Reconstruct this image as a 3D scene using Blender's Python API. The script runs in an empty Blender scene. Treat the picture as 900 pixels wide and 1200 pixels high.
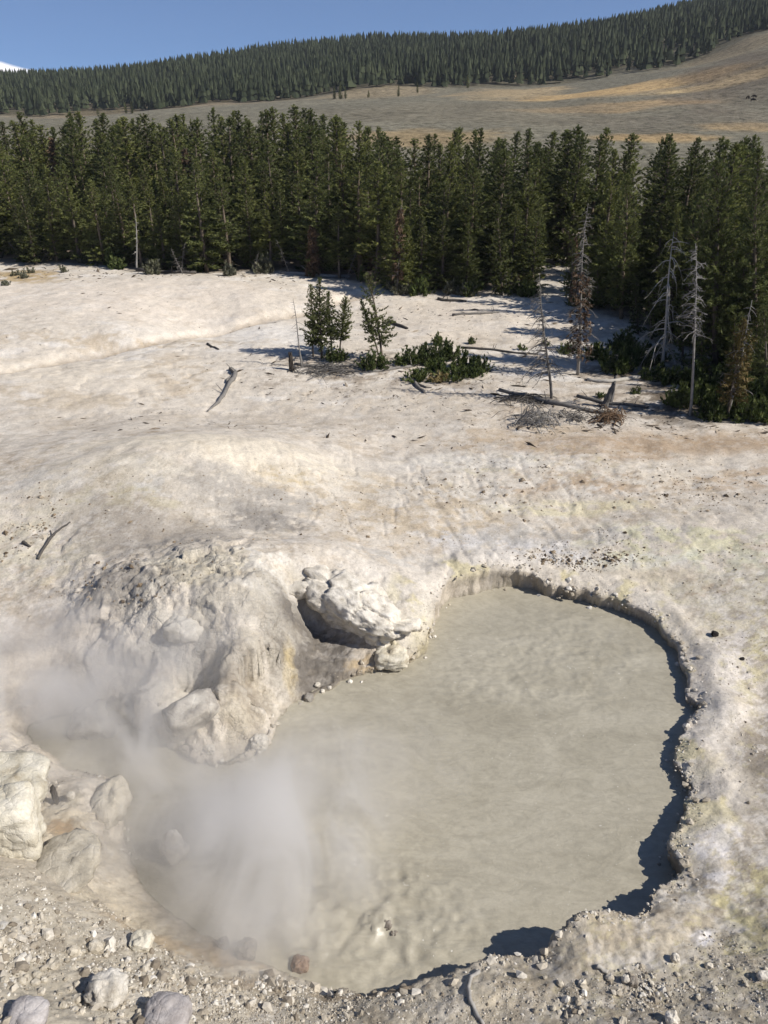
import bpy, math, random
import numpy as np
from mathutils import Vector

SC = bpy.context.scene
COL = SC.collection
PI = math.pi

# ------------------------------------------------------------------ camera, sky, sun, exposure
CAM_Z = 18.0
F = 933.0                                   # focal length in units of the 900 x 1200 plan sheet
PITCH = math.atan((600 - 90) / F)
cam_data = bpy.data.cameras.new('camera')
cam_data.sensor_fit = 'VERTICAL'
cam_data.sensor_height = 36.0
cam_data.lens = 36.0 * F / 1200.0
cam_data.clip_start = 0.1
cam_data.clip_end = 6000
cam = bpy.data.objects.new('camera', cam_data)
cam.location = (0, 0, CAM_Z)
cam.rotation_euler = (PI / 2 - PITCH, 0, 0)
COL.objects.link(cam)
SC.camera = cam

SUN_EL = math.radians(41)
SUN_AZ = math.atan2(0.955, -0.30)           # clockwise from +Y: the sun stands to the right, a little behind
world = bpy.data.worlds.new('World')
SC.world = world
world.use_nodes = True
wn, wl = world.node_tree.nodes, world.node_tree.links
wn.clear()
w_out = wn.new('ShaderNodeOutputWorld')
w_bg = wn.new('ShaderNodeBackground')
w_bg.inputs['Strength'].default_value = 0.092
w_sky = wn.new('ShaderNodeTexSky')
w_sky.sky_type = 'NISHITA'
w_sky.sun_disc = False
w_sky.sun_elevation = SUN_EL
w_sky.sun_rotation = SUN_AZ
w_sky.altitude = 2400
w_sky.air_density = 1.0
w_sky.dust_density = 0.0
w_sky.ozone_density = 4.0
wl.new(w_bg.outputs[0], w_out.inputs['Surface'])

sun_data = bpy.data.lights.new('sun', 'SUN')
sun_data.energy = 5.0
sun_data.angle = math.radians(0.53)
sun_data.color = (1.0, 0.955, 0.895)
sun = bpy.data.objects.new('sun', sun_data)
sdir = Vector((math.sin(SUN_AZ) * math.cos(SUN_EL), math.cos(SUN_AZ) * math.cos(SUN_EL), math.sin(SUN_EL)))
sun.rotation_euler = sdir.to_track_quat('Z', 'Y').to_euler()
sun.location = (40, -10, 60)
COL.objects.link(sun)

SC.view_settings.view_transform = 'Standard'
SC.view_settings.look = 'None'
SC.view_settings.gamma = 1.0
SC.view_settings.use_curve_mapping = False
SC.view_settings.exposure = 0.22
SC.render.engine = 'CYCLES'
SC.cycles.use_denoising = True
SC.cycles.max_bounces = 5
SC.cycles.diffuse_bounces = 2
SC.cycles.glossy_bounces = 1
SC.cycles.transmission_bounces = 3
SC.cycles.volume_bounces = 3
SC.cycles.transparent_max_bounces = 8
SC.cycles.volume_step_rate = 2.0
SC.cycles.volume_max_steps = 64
SC.cycles.adaptive_threshold = 0.02

# ------------------------------------------------------------------ plan-sheet survey: sheet point -> place on the ground
CP, SP = math.cos(PITCH), math.sin(PITCH)


def ray(px, py):
    u = (px - 450) / F
    v = (600 - py) / F
    return np.array([u, CP + v * SP, -SP + v * CP])


def at_z(px, py, z):
    d = ray(px, py)
    t = (z - CAM_Z) / d[2]
    return np.array([d[0] * t, d[1] * t, z])


def at_y(px, py, y):
    d = ray(px, py)
    t = y / d[1]
    return np.array([d[0] * t, y, CAM_Z + d[2] * t])


# ------------------------------------------------------------------ noise (numpy)
def _hash(ix, iy, iz, seed):
    h = (ix.astype(np.int64) * 374761393 + iy.astype(np.int64) * 668265263 + iz.astype(np.int64) * 2147483647 + seed * 1274126177) & 0xffffffff
    h = ((h ^ (h >> 13)) * 1274126177) & 0xffffffff
    h = ((h ^ (h >> 16)) * 2246822519) & 0xffffffff
    return ((h ^ (h >> 15)) & 0xffffff).astype(np.float32) / np.float32(0xffffff)


def vnoise2(x, y, seed=0):
    """smooth value noise, -1..1"""
    ix, iy = np.floor(x), np.floor(y)
    fx, fy = (x - ix).astype(np.float32), (y - iy).astype(np.float32)
    fx = fx * fx * fx * (fx * (fx * 6 - 15) + 10)
    fy = fy * fy * fy * (fy * (fy * 6 - 15) + 10)
    ix, iy = ix.astype(np.int64), iy.astype(np.int64)
    z = np.zeros_like(ix)
    a, b = _hash(ix, iy, z, seed), _hash(ix + 1, iy, z, seed)
    c, d = _hash(ix, iy + 1, z, seed), _hash(ix + 1, iy + 1, z, seed)
    return ((a + (b - a) * fx) * (1 - fy) + (c + (d - c) * fx) * fy) * 2 - 1


def vnoise3(x, y, z, seed=0):
    ix, iy, iz = np.floor(x), np.floor(y), np.floor(z)
    f = []
    for p, i in ((x, ix), (y, iy), (z, iz)):
        t = (p - i).astype(np.float32)
        f.append(t * t * t * (t * (t * 6 - 15) + 10))
    ix, iy, iz = ix.astype(np.int64), iy.astype(np.int64), iz.astype(np.int64)
    r = 0
    for dx in (0, 1):
        wx = f[0] if dx else 1 - f[0]
        for dy in (0, 1):
            wy = f[1] if dy else 1 - f[1]
            for dz in (0, 1):
                wz = f[2] if dz else 1 - f[2]
                r = r + _hash(ix + dx, iy + dy, iz + dz, seed) * wx * wy * wz
    return r * 2 - 1


def fbm2(x, y, octv=4, seed=0, gain=0.5):
    r, a, n, ca, sa = 0, 1.0, 0, math.cos(0.6), math.sin(0.6)
    for o in range(octv):
        r = r + a * vnoise2(x, y, seed + o * 17)
        n += a
        a *= gain
        x, y = (x * ca - y * sa) * 2.03 + 3.7, (x * sa + y * ca) * 2.03 - 1.3
    return r / n


def fbm3(x, y, z, octv=4, seed=0, gain=0.5, ridged=False):
    r, a, n = 0, 1.0, 0
    for o in range(octv):
        v = vnoise3(x, y, z, seed + o * 13)
        if ridged:
            v = 1 - 2 * np.abs(v)
        r = r + a * v
        n += a
        a *= gain
        x, y, z = y * 2.03 + 1.7, z * 2.03 - 2.1, x * 2.03 + 4.4
    return r / n


def facets3(P, seed=0):
    """fractured-rock relief: every cell of a 3-D cell pattern is a tilted plane; returns (height, gap to the next cell)"""
    C = np.floor(P).astype(np.int64)
    best = np.full(len(P), 9.0)
    sec = np.full(len(P), 9.0)
    val = np.zeros(len(P))
    for dx in (-1, 0, 1):
        for dy in (-1, 0, 1):
            for dz in (-1, 0, 1):
                ix, iy, iz = C[:, 0] + dx, C[:, 1] + dy, C[:, 2] + dz
                q = np.stack([ix + _hash(ix, iy, iz, seed), iy + _hash(ix, iy, iz, seed + 1), iz + _hash(ix, iy, iz, seed + 2)], 1)
                dv = P - q
                d = np.sqrt((dv ** 2).sum(1))
                n = np.stack([_hash(ix, iy, iz, seed + 3), _hash(ix, iy, iz, seed + 4), _hash(ix, iy, iz, seed + 5)], 1) * 2 - 1
                v = (dv * n).sum(1) + 0.5 * (_hash(ix, iy, iz, seed + 6) - 0.5)
                near = d < best
                sec = np.where(near, best, np.minimum(sec, d))
                val = np.where(near, v, val)
                best = np.where(near, d, best)
    return val, sec - best


def sstep(a, b, x):
    t = np.clip((x - a) / (b - a), 0, 1)
    return t * t * (3 - 2 * t)


# ------------------------------------------------------------------ object helpers
def set_tag(o, label=None, cat=None, group=None, kind=None):
    if label:
        o['label'] = label
    if cat:
        o['category'] = cat
    if group:
        o['group'] = group
    if kind:
        o['kind'] = kind
    return o


def mesh_np(name, V, faces, smooth=False):
    """faces: list of (n,3) / (n,4) int arrays"""
    me = bpy.data.meshes.new(name)
    V = np.asarray(V, dtype=np.float32)
    me.vertices.add(len(V))
    me.vertices.foreach_set('co', V.ravel())
    fl = [np.asarray(f, dtype=np.int32) for f in faces if len(f)]
    loops = np.concatenate([f.ravel() for f in fl])
    tot = np.concatenate([np.full(len(f), f.shape[1], dtype=np.int32) for f in fl])
    start = np.concatenate([[0], np.cumsum(tot)[:-1]]).astype(np.int32)
    me.loops.add(len(loops))
    me.loops.foreach_set('vertex_index', loops)
    me.polygons.add(len(tot))
    me.polygons.foreach_set('loop_start', start)
    me.polygons.foreach_set('use_smooth', np.full(len(tot), smooth, dtype=bool))
    me.update(calc_edges=True)
    return me


def add_attr(me, name, arr, kind='FLOAT', dom='POINT'):
    a = me.attributes.new(name, kind, dom)
    arr = np.asarray(arr, dtype=np.float32)
    if kind == 'FLOAT_COLOR':
        if arr.shape[1] == 3:
            arr = np.concatenate([arr, np.ones((len(arr), 1), np.float32)], 1)
        a.data.foreach_set('color', arr.ravel())
    else:
        a.data.foreach_set('value', arr.ravel())


def obj(name, me, mat=None, parent=None, loc=None, rot=None, scale=None):
    o = bpy.data.objects.new(name, me)
    COL.objects.link(o)
    if mat is not None and me is not None and not me.materials:
        me.materials.append(mat)
    if parent is not None:
        o.parent = parent
    if loc is not None:
        o.location = [float(c) for c in loc]
    if rot is not None:
        o.rotation_euler = rot
    if scale is not None:
        o.scale = scale if hasattr(scale, '__len__') else (scale, scale, scale)
    return o


def empty(name, loc, rz=0.0, scale=1.0):
    o = bpy.data.objects.new(name, None)
    o.empty_display_size = 0.3
    COL.objects.link(o)
    o.location = [float(c) for c in loc]
    o.rotation_euler = (0, 0, rz)
    o.scale = (scale, scale, scale)
    return o


class MB:
    """mesh collector"""
    def __init__(self):
        self.V, self.T, self.Q, self.n, self.A = [], [], [], 0, []

    def add(self, V, tris=None, quads=None, attr=0.5):
        V = np.asarray(V, dtype=np.float32)
        self.V.append(V)
        self.A.append(np.full(len(V), attr, np.float32) if np.isscalar(attr) else np.asarray(attr, np.float32))
        if tris is not None and len(tris):
            self.T.append(np.asarray(tris, dtype=np.int32) + self.n)
        if quads is not None and len(quads):
            self.Q.append(np.asarray(quads, dtype=np.int32) + self.n)
        self.n += len(V)

    def tube(self, pts, radii, sides=5, attr=0.5):
        pts = np.asarray(pts, dtype=np.float64)
        n = len(pts)
        tan = np.gradient(pts, axis=0)
        tan /= np.linalg.norm(tan, axis=1)[:, None] + 1e-9
        ref = np.array([0.0, 0.0, 1.0]) if abs(tan[:, 2].mean()) < 0.8 else np.array([1.0, 0.0, 0.0])
        a = np.cross(tan, ref)
        a /= np.linalg.norm(a, axis=1)[:, None] + 1e-9
        b = np.cross(tan, a)
        th = np.arange(sides) * 2 * PI / sides
        r = np.asarray(radii)[:, None, None]
        V = pts[:, None, :] + r * (np.cos(th)[None, :, None] * a[:, None, :] + np.sin(th)[None, :, None] * b[:, None, :])
        V = V.reshape(-1, 3)
        i = np.arange(n - 1)[:, None] * sides
        j = np.arange(sides)[None, :]
        k = (j + 1) % sides
        q = np.stack([i + j, i + k, i + sides + k, i + sides + j], -1).reshape(-1, 4)
        t = []
        for e, base in ((0, 0), (1, (n - 1) * sides)):
            for s in range(1, sides - 1):
                t.append((base, base + s, base + s + 1) if e else (base, base + s + 1, base + s))
        self.add(V, t, q, attr)

    def mesh(self, name, smooth=False):
        f = []
        if self.T:
            f.append(np.concatenate(self.T))
        if self.Q:
            f.append(np.concatenate(self.Q))
        me = mesh_np(name, np.concatenate(self.V), f, smooth)
        add_attr(me, 'tone', np.concatenate(self.A))
        return me


# ------------------------------------------------------------------ materials
def new_mat(name):
    m = bpy.data.materials.new(name)
    m.use_nodes = True
    nt = m.node_tree
    nt.nodes.clear()
    out = nt.nodes.new('ShaderNodeOutputMaterial')
    return m, nt, out


class NT:
    def __init__(self, nt):
        self.nt = nt

    def n(self, t, **kw):
        nd = self.nt.nodes.new('ShaderNode' + t)
        for k, v in kw.items():
            if k.startswith('i_'):
                nd.inputs[k[2:].replace('_', ' ')].default_value = v
            else:
                setattr(nd, k, v)
        return nd

    def l(self, a, b):
        self.nt.links.new(a, b)

    def math(self, op, a, b=None, clamp=False):
        nd = self.n('Math', operation=op, use_clamp=clamp)
        for i, v in enumerate((a, b)):
            if v is None:
                continue
            if isinstance(v, (int, float)):
                nd.inputs[i].default_value = v
            else:
                self.l(v, nd.inputs[i])
        return nd.outputs[0]

    def ramp(self, fac, stops, interp='LINEAR'):
        nd = self.n('ValToRGB')
        cr = nd.color_ramp
        cr.interpolation = interp
        while len(cr.elements) < len(stops):
            cr.elements.new(0.5)
        for e, (p, c) in zip(cr.elements, stops):
            e.position = p
            e.color = (c[0], c[1], c[2], 1) if hasattr(c, '__len__') else (c, c, c, 1)
        self.l(fac, nd.inputs[0])
        return nd.outputs[0]

    def mix(self, fac, a, b, mode='MIX'):
        nd = self.n('Mix', data_type='RGBA', blend_type=mode)
        nd.clamp_factor = True
        for sock, v in ((nd.inputs[0], fac), (nd.inputs[6], a), (nd.inputs[7], b)):
            if isinstance(v, (int, float)):
                sock.default_value = v
            elif hasattr(v, '__len__'):
                sock.default_value = (v[0], v[1], v[2], 1)
            else:
                self.l(v, sock)
        return nd.outputs[2]

    def noise(self, vec, scale, detail=4, rough=0.55, dist=0.0):
        nd = self.n('TexNoise')
        nd.inputs['Scale'].default_value = scale
        nd.inputs['Detail'].default_value = detail
        nd.inputs['Roughness'].default_value = rough
        nd.inputs['Distortion'].default_value = dist
        if vec is not None:
            self.l(vec, nd.inputs['Vector'])
        return nd.outputs[0]

    def bump(self, h, strength, dist, prev=None):
        nd = self.n('Bump')
        nd.inputs['Strength'].default_value = strength
        nd.inputs['Distance'].default_value = dist
        self.l(h, nd.inputs['Height'])
        if prev is not None:
            self.l(prev, nd.inputs['Normal'])
        return nd.outputs[0]


def s2l(r, g, b):
    def f(c):
        c /= 255.0
        return c / 12.92 if c <= 0.04045 else ((c + 0.055) / 1.055) ** 2.4
    return np.array([f(r), f(g), f(b)])


def crackle(t, vec, scale, warp=0.35):
    """height that drops along a net of fractures"""
    nz = t.n('TexNoise')
    nz.inputs['Scale'].default_value = scale * 0.9
    nz.inputs['Detail'].default_value = 4
    t.l(vec, nz.inputs['Vector'])
    mx = t.n('VectorMath', operation='MULTIPLY_ADD')
    t.l(nz.outputs['Color'], mx.inputs[0])
    mx.inputs[1].default_value = (warp / scale * 2,) * 3
    t.l(vec, mx.inputs[2])
    vo = t.n('TexVoronoi')
    vo.feature = 'DISTANCE_TO_EDGE'
    vo.inputs['Scale'].default_value = scale
    t.l(mx.outputs[0], vo.inputs['Vector'])
    return t.ramp(vo.outputs['Distance'], [(0.0, 0.0), (0.06, 0.7), (0.3, 1.0)])


def mat_ground(craggy=False):
    m, nt, out = new_mat('fractured_mineral_rock' if craggy else 'mineral_ground')
    t = NT(nt)
    at = t.n('Attribute', attribute_name='stain')
    pos = t.n('NewGeometry').outputs['Position']
    n1 = t.noise(pos, 2.2, 5, 0.7)
    n2 = t.noise(pos, 11.0, 4, 0.75)
    n3 = t.noise(pos, 0.8, 6, 0.72, 0.6)
    c = t.mix(1.0, at.outputs['Color'], t.ramp(n1, [(0.3, 0.82), (0.5, 1.0), (0.68, 1.07)]), 'MULTIPLY')
    c = t.mix(1.0, c, t.ramp(n2, [(0.32, 0.78), (0.5, 1.0), (0.7, 1.11)]), 'MULTIPLY')
    c = t.mix(0.45, c, t.mix(1.0, c, t.ramp(n3, [(0.36, (0.80, 0.76, 0.70)), (0.47, (1.0, 1.0, 1.0)), (0.60, (1.08, 1.09, 1.10))]), 'MULTIPLY'))
    b = t.n('BsdfPrincipled')
    b.inputs['Roughness'].default_value = 0.9
    b.inputs['Specular IOR Level'].default_value = 0.2
    t.l(c, b.inputs['Base Color'])
    nb = t.bump(t.noise(pos, 5.0, 6, 0.75), 0.7, 0.07)
    if craggy:
        cg = t.n('Attribute', attribute_name='crag').outputs['Fac']
        cr = t.n('Bump')
        cr.inputs['Distance'].default_value = 0.08
        h = t.math('ADD', t.math('MULTIPLY', crackle(t, pos, 1.3, .6), .5), t.math('MULTIPLY', crackle(t, pos, 5.0, .6), 0.35))
        h = t.math('MULTIPLY', h, t.ramp(t.noise(pos, .7, 3), [(.4, .1), (.62, 1.0)]))
        t.l(h, cr.inputs['Height'])
        t.l(t.math('MULTIPLY', cg, 0.75), cr.inputs['Strength'])
        t.l(nb, cr.inputs['Normal'])
        nb = cr.outputs[0]
    t.l(nb, b.inputs['Normal'])
    t.l(b.outputs[0], out.inputs[0])
    return m


def mat_mud():
    m, nt, out = new_mat('wet_mud')
    t = NT(nt)
    pos = t.n('NewGeometry').outputs['Position']
    mp = t.n('Mapping')
    mp.inputs['Rotation'].default_value = (0, 0, 0.7)
    mp.inputs['Scale'].default_value = (1.0, 1.8, 1.0)
    t.l(pos, mp.inputs['Vector'])
    v = mp.outputs[0]
    big = t.noise(v, 0.20, 6, 0.62, 1.6)
    c = t.ramp(big, [(0.32, s2l(151, 144, 126)), (0.5, s2l(162, 155, 137)), (0.68, s2l(171, 164, 146))])
    swirl = t.noise(v, 0.9, 5, 0.6, 3.5)
    c = t.mix(1.0, c, t.ramp(swirl, [(0.40, 0.93), (0.5, 1.0), (0.60, 1.05)]), 'MULTIPLY')
    fine = t.noise(v, 3.4, 5, 0.65, 1.5)
    c = t.mix(1.0, c, t.ramp(fine, [(0.35, 0.93), (0.65, 1.05)]), 'MULTIPLY')
    foam = t.noise(pos, 8.5, 2, 0.5)
    zone = t.ramp(t.noise(pos, 0.5, 3, 0.6), [(0.45, 0.0), (0.6, 1.0)])
    fm = t.math('MULTIPLY', t.ramp(foam, [(0.70, 0.0), (0.735, 1.0)]), t.math('MULTIPLY', zone, 0.75))
    c = t.mix(fm, c, s2l(214, 209, 196))
    b = t.n('BsdfPrincipled')
    b.inputs['Roughness'].default_value = 0.36
    b.inputs['Specular IOR Level'].default_value = 0.35
    t.l(c, b.inputs['Base Color'])
    h = t.math('ADD', t.noise(v, 1.0, 4, 0.55, 1.2), t.math('MULTIPLY', t.noise(v, 4.5, 4, 0.6, 1.4), 0.35))
    nb = t.bump(h, 0.42, 0.06)
    nb = t.bump(foam, 0.25, 0.015, nb)
    t.l(nb, b.inputs['Normal'])
    t.l(b.outputs[0], out.inputs[0])
    return m


def mat_hill():
    m, nt, out = new_mat('sagebrush_hill')
    t = NT(nt)
    at = t.n('Attribute', attribute_name='stain')
    pos = t.n('NewGeometry').outputs['Position']
    n1 = t.noise(pos, 0.35, 5, 0.75)
    n2 = t.noise(pos, 0.05, 5, 0.6)
    c = t.mix(1.0, at.outputs['Color'], t.ramp(n1, [(0.36, 0.5), (0.5, 0.95), (0.66, 1.25)]), 'MULTIPLY')
    c = t.mix(1.0, c, t.ramp(n2, [(0.3, 0.85), (0.7, 1.12)]), 'MULTIPLY')
    b = t.n('BsdfPrincipled')
    b.inputs['Roughness'].default_value = 0.95
    b.inputs['Specular IOR Level'].default_value = 0.05
    t.l(c, b.inputs['Base Color'])
    t.l(t.bump(n1, 0.8, 1.2), b.inputs['Normal'])
    t.l(b.outputs[0], out.inputs[0])
    return m


def mat_rock(name, dark, mid, light, scale=1.0, rough=0.85):
    m, nt, out = new_mat(name)
    t = NT(nt)
    pos = t.n('NewGeometry').outputs['Position']
    oi = t.n('ObjectInfo').outputs['Random']
    n1 = t.noise(pos, 1.6 * scale, 8, 0.65, 0.5)
    c = t.ramp(n1, [(0.28, dark), (0.48, mid), (0.66, light)])
    n2 = t.noise(pos, 18 * scale, 5, 0.7)
    c = t.mix(1.0, c, t.ramp(n2, [(0.3, 0.82), (0.7, 1.08)]), 'MULTIPLY')
    c = t.mix(1.0, c, t.ramp(oi, [(0.0, 0.8), (1.0, 1.08)]), 'MULTIPLY')
    b = t.n('BsdfPrincipled')
    b.inputs['Roughness'].default_value = rough
    b.inputs['Specular IOR Level'].default_value = 0.2
    t.l(c, b.inputs['Base Color'])
    nb = t.bump(t.noise(pos, 7 * scale, 8, 0.7), 0.45, 0.05 / scale)
    nb = t.bump(t.noise(pos, 30 * scale, 4, 0.7), 0.4, 0.02 / scale, nb)
    nb = t.bump(t.math('ADD', crackle(t, pos, 1.7 * scale), t.math('MULTIPLY', crackle(t, pos, 5.0 * scale), 0.4)), 0.32, 0.07 / scale, nb)
    t.l(nb, b.inputs['Normal'])
    t.l(b.outputs[0], out.inputs[0])
    return m


def mat_tone(name, stops, rough=0.9, objvar=0.25, noise_scale=None, translucent=0.0, coord='pos'):
    """colour from the per-vertex 'tone' attribute, varied per object"""
    m, nt, out = new_mat(name)
    t = NT(nt)
    at = t.n('Attribute', attribute_name='tone').outputs['Fac']
    oi = t.n('ObjectInfo').outputs['Random']
    c = t.ramp(at, stops)
    c = t.mix(1.0, c, t.ramp(oi, [(0.0, (1 - objvar, 1 - objvar, 1 - objvar)), (0.5, (1, 1, 1)), (1.0, (1 + objvar * 0.9, 1 + objvar * 0.7, 1 + objvar * 0.3))]), 'MULTIPLY')
    if noise_scale:
        pos = t.n('NewGeometry').outputs['Position']
        c = t.mix(1.0, c, t.ramp(t.noise(pos, noise_scale, 5, 0.65), [(0.3, 0.7), (0.7, 1.2)]), 'MULTIPLY')
    b = t.n('BsdfPrincipled')
    b.inputs['Roughness'].default_value = rough
    b.inputs['Specular IOR Level'].default_value = 0.15
    t.l(c, b.inputs['Base Color'])
    if translucent:
        tr = t.n('BsdfTranslucent')
        t.l(c, tr.inputs['Color'])
        mx = t.n('MixShader')
        mx.inputs[0].default_value = translucent
        t.l(b.outputs[0], mx.inputs[1])
        t.l(tr.outputs[0], mx.inputs[2])
        t.l(mx.outputs[0], out.inputs[0])
    else:
        t.l(b.outputs[0], out.inputs[0])
    return m


M = {}
M['ground'] = mat_ground()
M['crag'] = mat_ground(True)
M['mud'] = mat_mud()
M['hill'] = mat_hill()
M['chalk'] = mat_rock('chalky_rock', s2l(150, 142, 127), s2l(196, 188, 173), s2l(214, 207, 193))
M['grey_rock'] = mat_rock('grey_rock', s2l(120, 114, 106), s2l(160, 153, 142), s2l(188, 182, 170), 1.6)
M['cream_rock'] = mat_rock('cream_rock', s2l(160, 148, 126), s2l(200, 192, 172), s2l(216, 209, 192), 1.2)
M['stone'] = mat_rock('pale_stone', s2l(140, 131, 115), s2l(184, 174, 155), s2l(212, 203, 186), 3.0)
M['dark_stone'] = mat_rock('dark_stone', s2l(88, 80, 72), s2l(120, 111, 100), s2l(150, 142, 130), 3.0)
M['rust_stone'] = mat_rock('rust_stone', s2l(104, 84, 68), s2l(134, 112, 94), s2l(156, 136, 118), 3.0)
M['needles'] = mat_tone('pine_needles', [(0.0, (0.062, 0.074, 0.026)), (0.5, (0.122, 0.140, 0.047)), (1.0, (0.190, 0.204, 0.072))], 0.75, 0.36, None, 0.32)
M['bush'] = mat_tone('shrub_leaves', [(0.0, (0.040, 0.056, 0.018)), (0.5, (0.085, 0.112, 0.034)), (1.0, (0.15, 0.17, 0.06))], 0.7, 0.2, None, 0.2)
M['rust_needles'] = mat_tone('dead_needles', [(0.0, (0.060, 0.040, 0.026)), (0.5, (0.120, 0.078, 0.048)), (1.0, (0.185, 0.125, 0.080))], 0.9, 0.2)
M['bark'] = mat_tone('pine_bark', [(0.0, (0.060, 0.048, 0.038)), (0.5, (0.130, 0.105, 0.080)), (1.0, (0.250, 0.210, 0.165))], 0.95, 0.3, 3.0)
M['dead_wood'] = mat_tone('weathered_dead_wood', [(0.0, (0.060, 0.054, 0.048)), (0.5, (0.190, 0.176, 0.158)), (1.0, (0.400, 0.380, 0.345))], 0.95, 0.15, 4.0)
M['char'] = mat_tone('charred_wood', [(0.0, (0.018, 0.016, 0.014)), (0.5, (0.050, 0.042, 0.035)), (1.0, (0.150, 0.125, 0.100))], 0.95, 0.2, 5.0)
M['far_needles'] = mat_tone('far_conifers', [(0.0, (0.014, 0.020, 0.009)), (0.5, (0.030, 0.038, 0.018)), (1.0, (0.060, 0.070, 0.034))], 0.85, 0.0)
M['sick'] = mat_tone('yellowing_needles', [(0.0, (0.060, 0.050, 0.016)), (0.5, (0.110, 0.088, 0.030)), (1.0, (0.170, 0.120, 0.050))], 0.8, 0.1, None, 0.2)
M['sick_needles'] = M['sick']
M['sage'] = mat_tone('sage_leaves', [(0.0, (0.070, 0.075, 0.045)), (0.5, (0.120, 0.122, 0.080)), (1.0, (0.190, 0.185, 0.130))], 0.9, 0.15)
M['white_rock'] = mat_rock('white_chalk_rock', s2l(152, 143, 128), s2l(200, 192, 177), s2l(220, 213, 200), 1.6)
M['stone_soft'] = mat_rock('soft_pale_rock', s2l(150, 142, 126), s2l(188, 179, 161), s2l(204, 196, 180), 1.0)
M['lilac_stone'] = mat_rock('lilac_grey_stone', s2l(132, 125, 120), s2l(160, 153, 148), s2l(182, 176, 171), 1.5)
M['char_stone'] = mat_rock('black_stone', s2l(28, 26, 25), s2l(42, 39, 37), s2l(64, 60, 56), 3.0)
M['scree'] = mat_tone('pale_scree', [(0.0, s2l(120, 110, 96)), (0.5, s2l(178, 168, 150)), (1.0, s2l(214, 208, 196))], 0.9, 0.0, 9.0)
M['crumbs'] = mat_tone('crust_crumbs', [(0.0, s2l(84, 72, 58)), (0.6, s2l(140, 124, 102)), (1.0, s2l(196, 186, 168))], 0.9, 0.0, 9.0)
M['litter'] = mat_tone('wood_litter', [(0.0, s2l(56, 48, 40)), (0.6, s2l(104, 92, 78)), (1.0, s2l(158, 146, 128))], 0.9, 0.0, 9.0)
M['hide'] = mat_tone('dark_hide', [(0.0, (.02, .015, .011)), (1.0, (.03, .022, .016))], 0.9, 0.0)
M['dry_grass'] = mat_tone('dry_grass', [(0.0, (0.16, 0.12, 0.05)), (0.5, (0.28, 0.22, 0.10)), (1.0, (0.40, 0.33, 0.17))], 0.9, 0.1)

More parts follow.
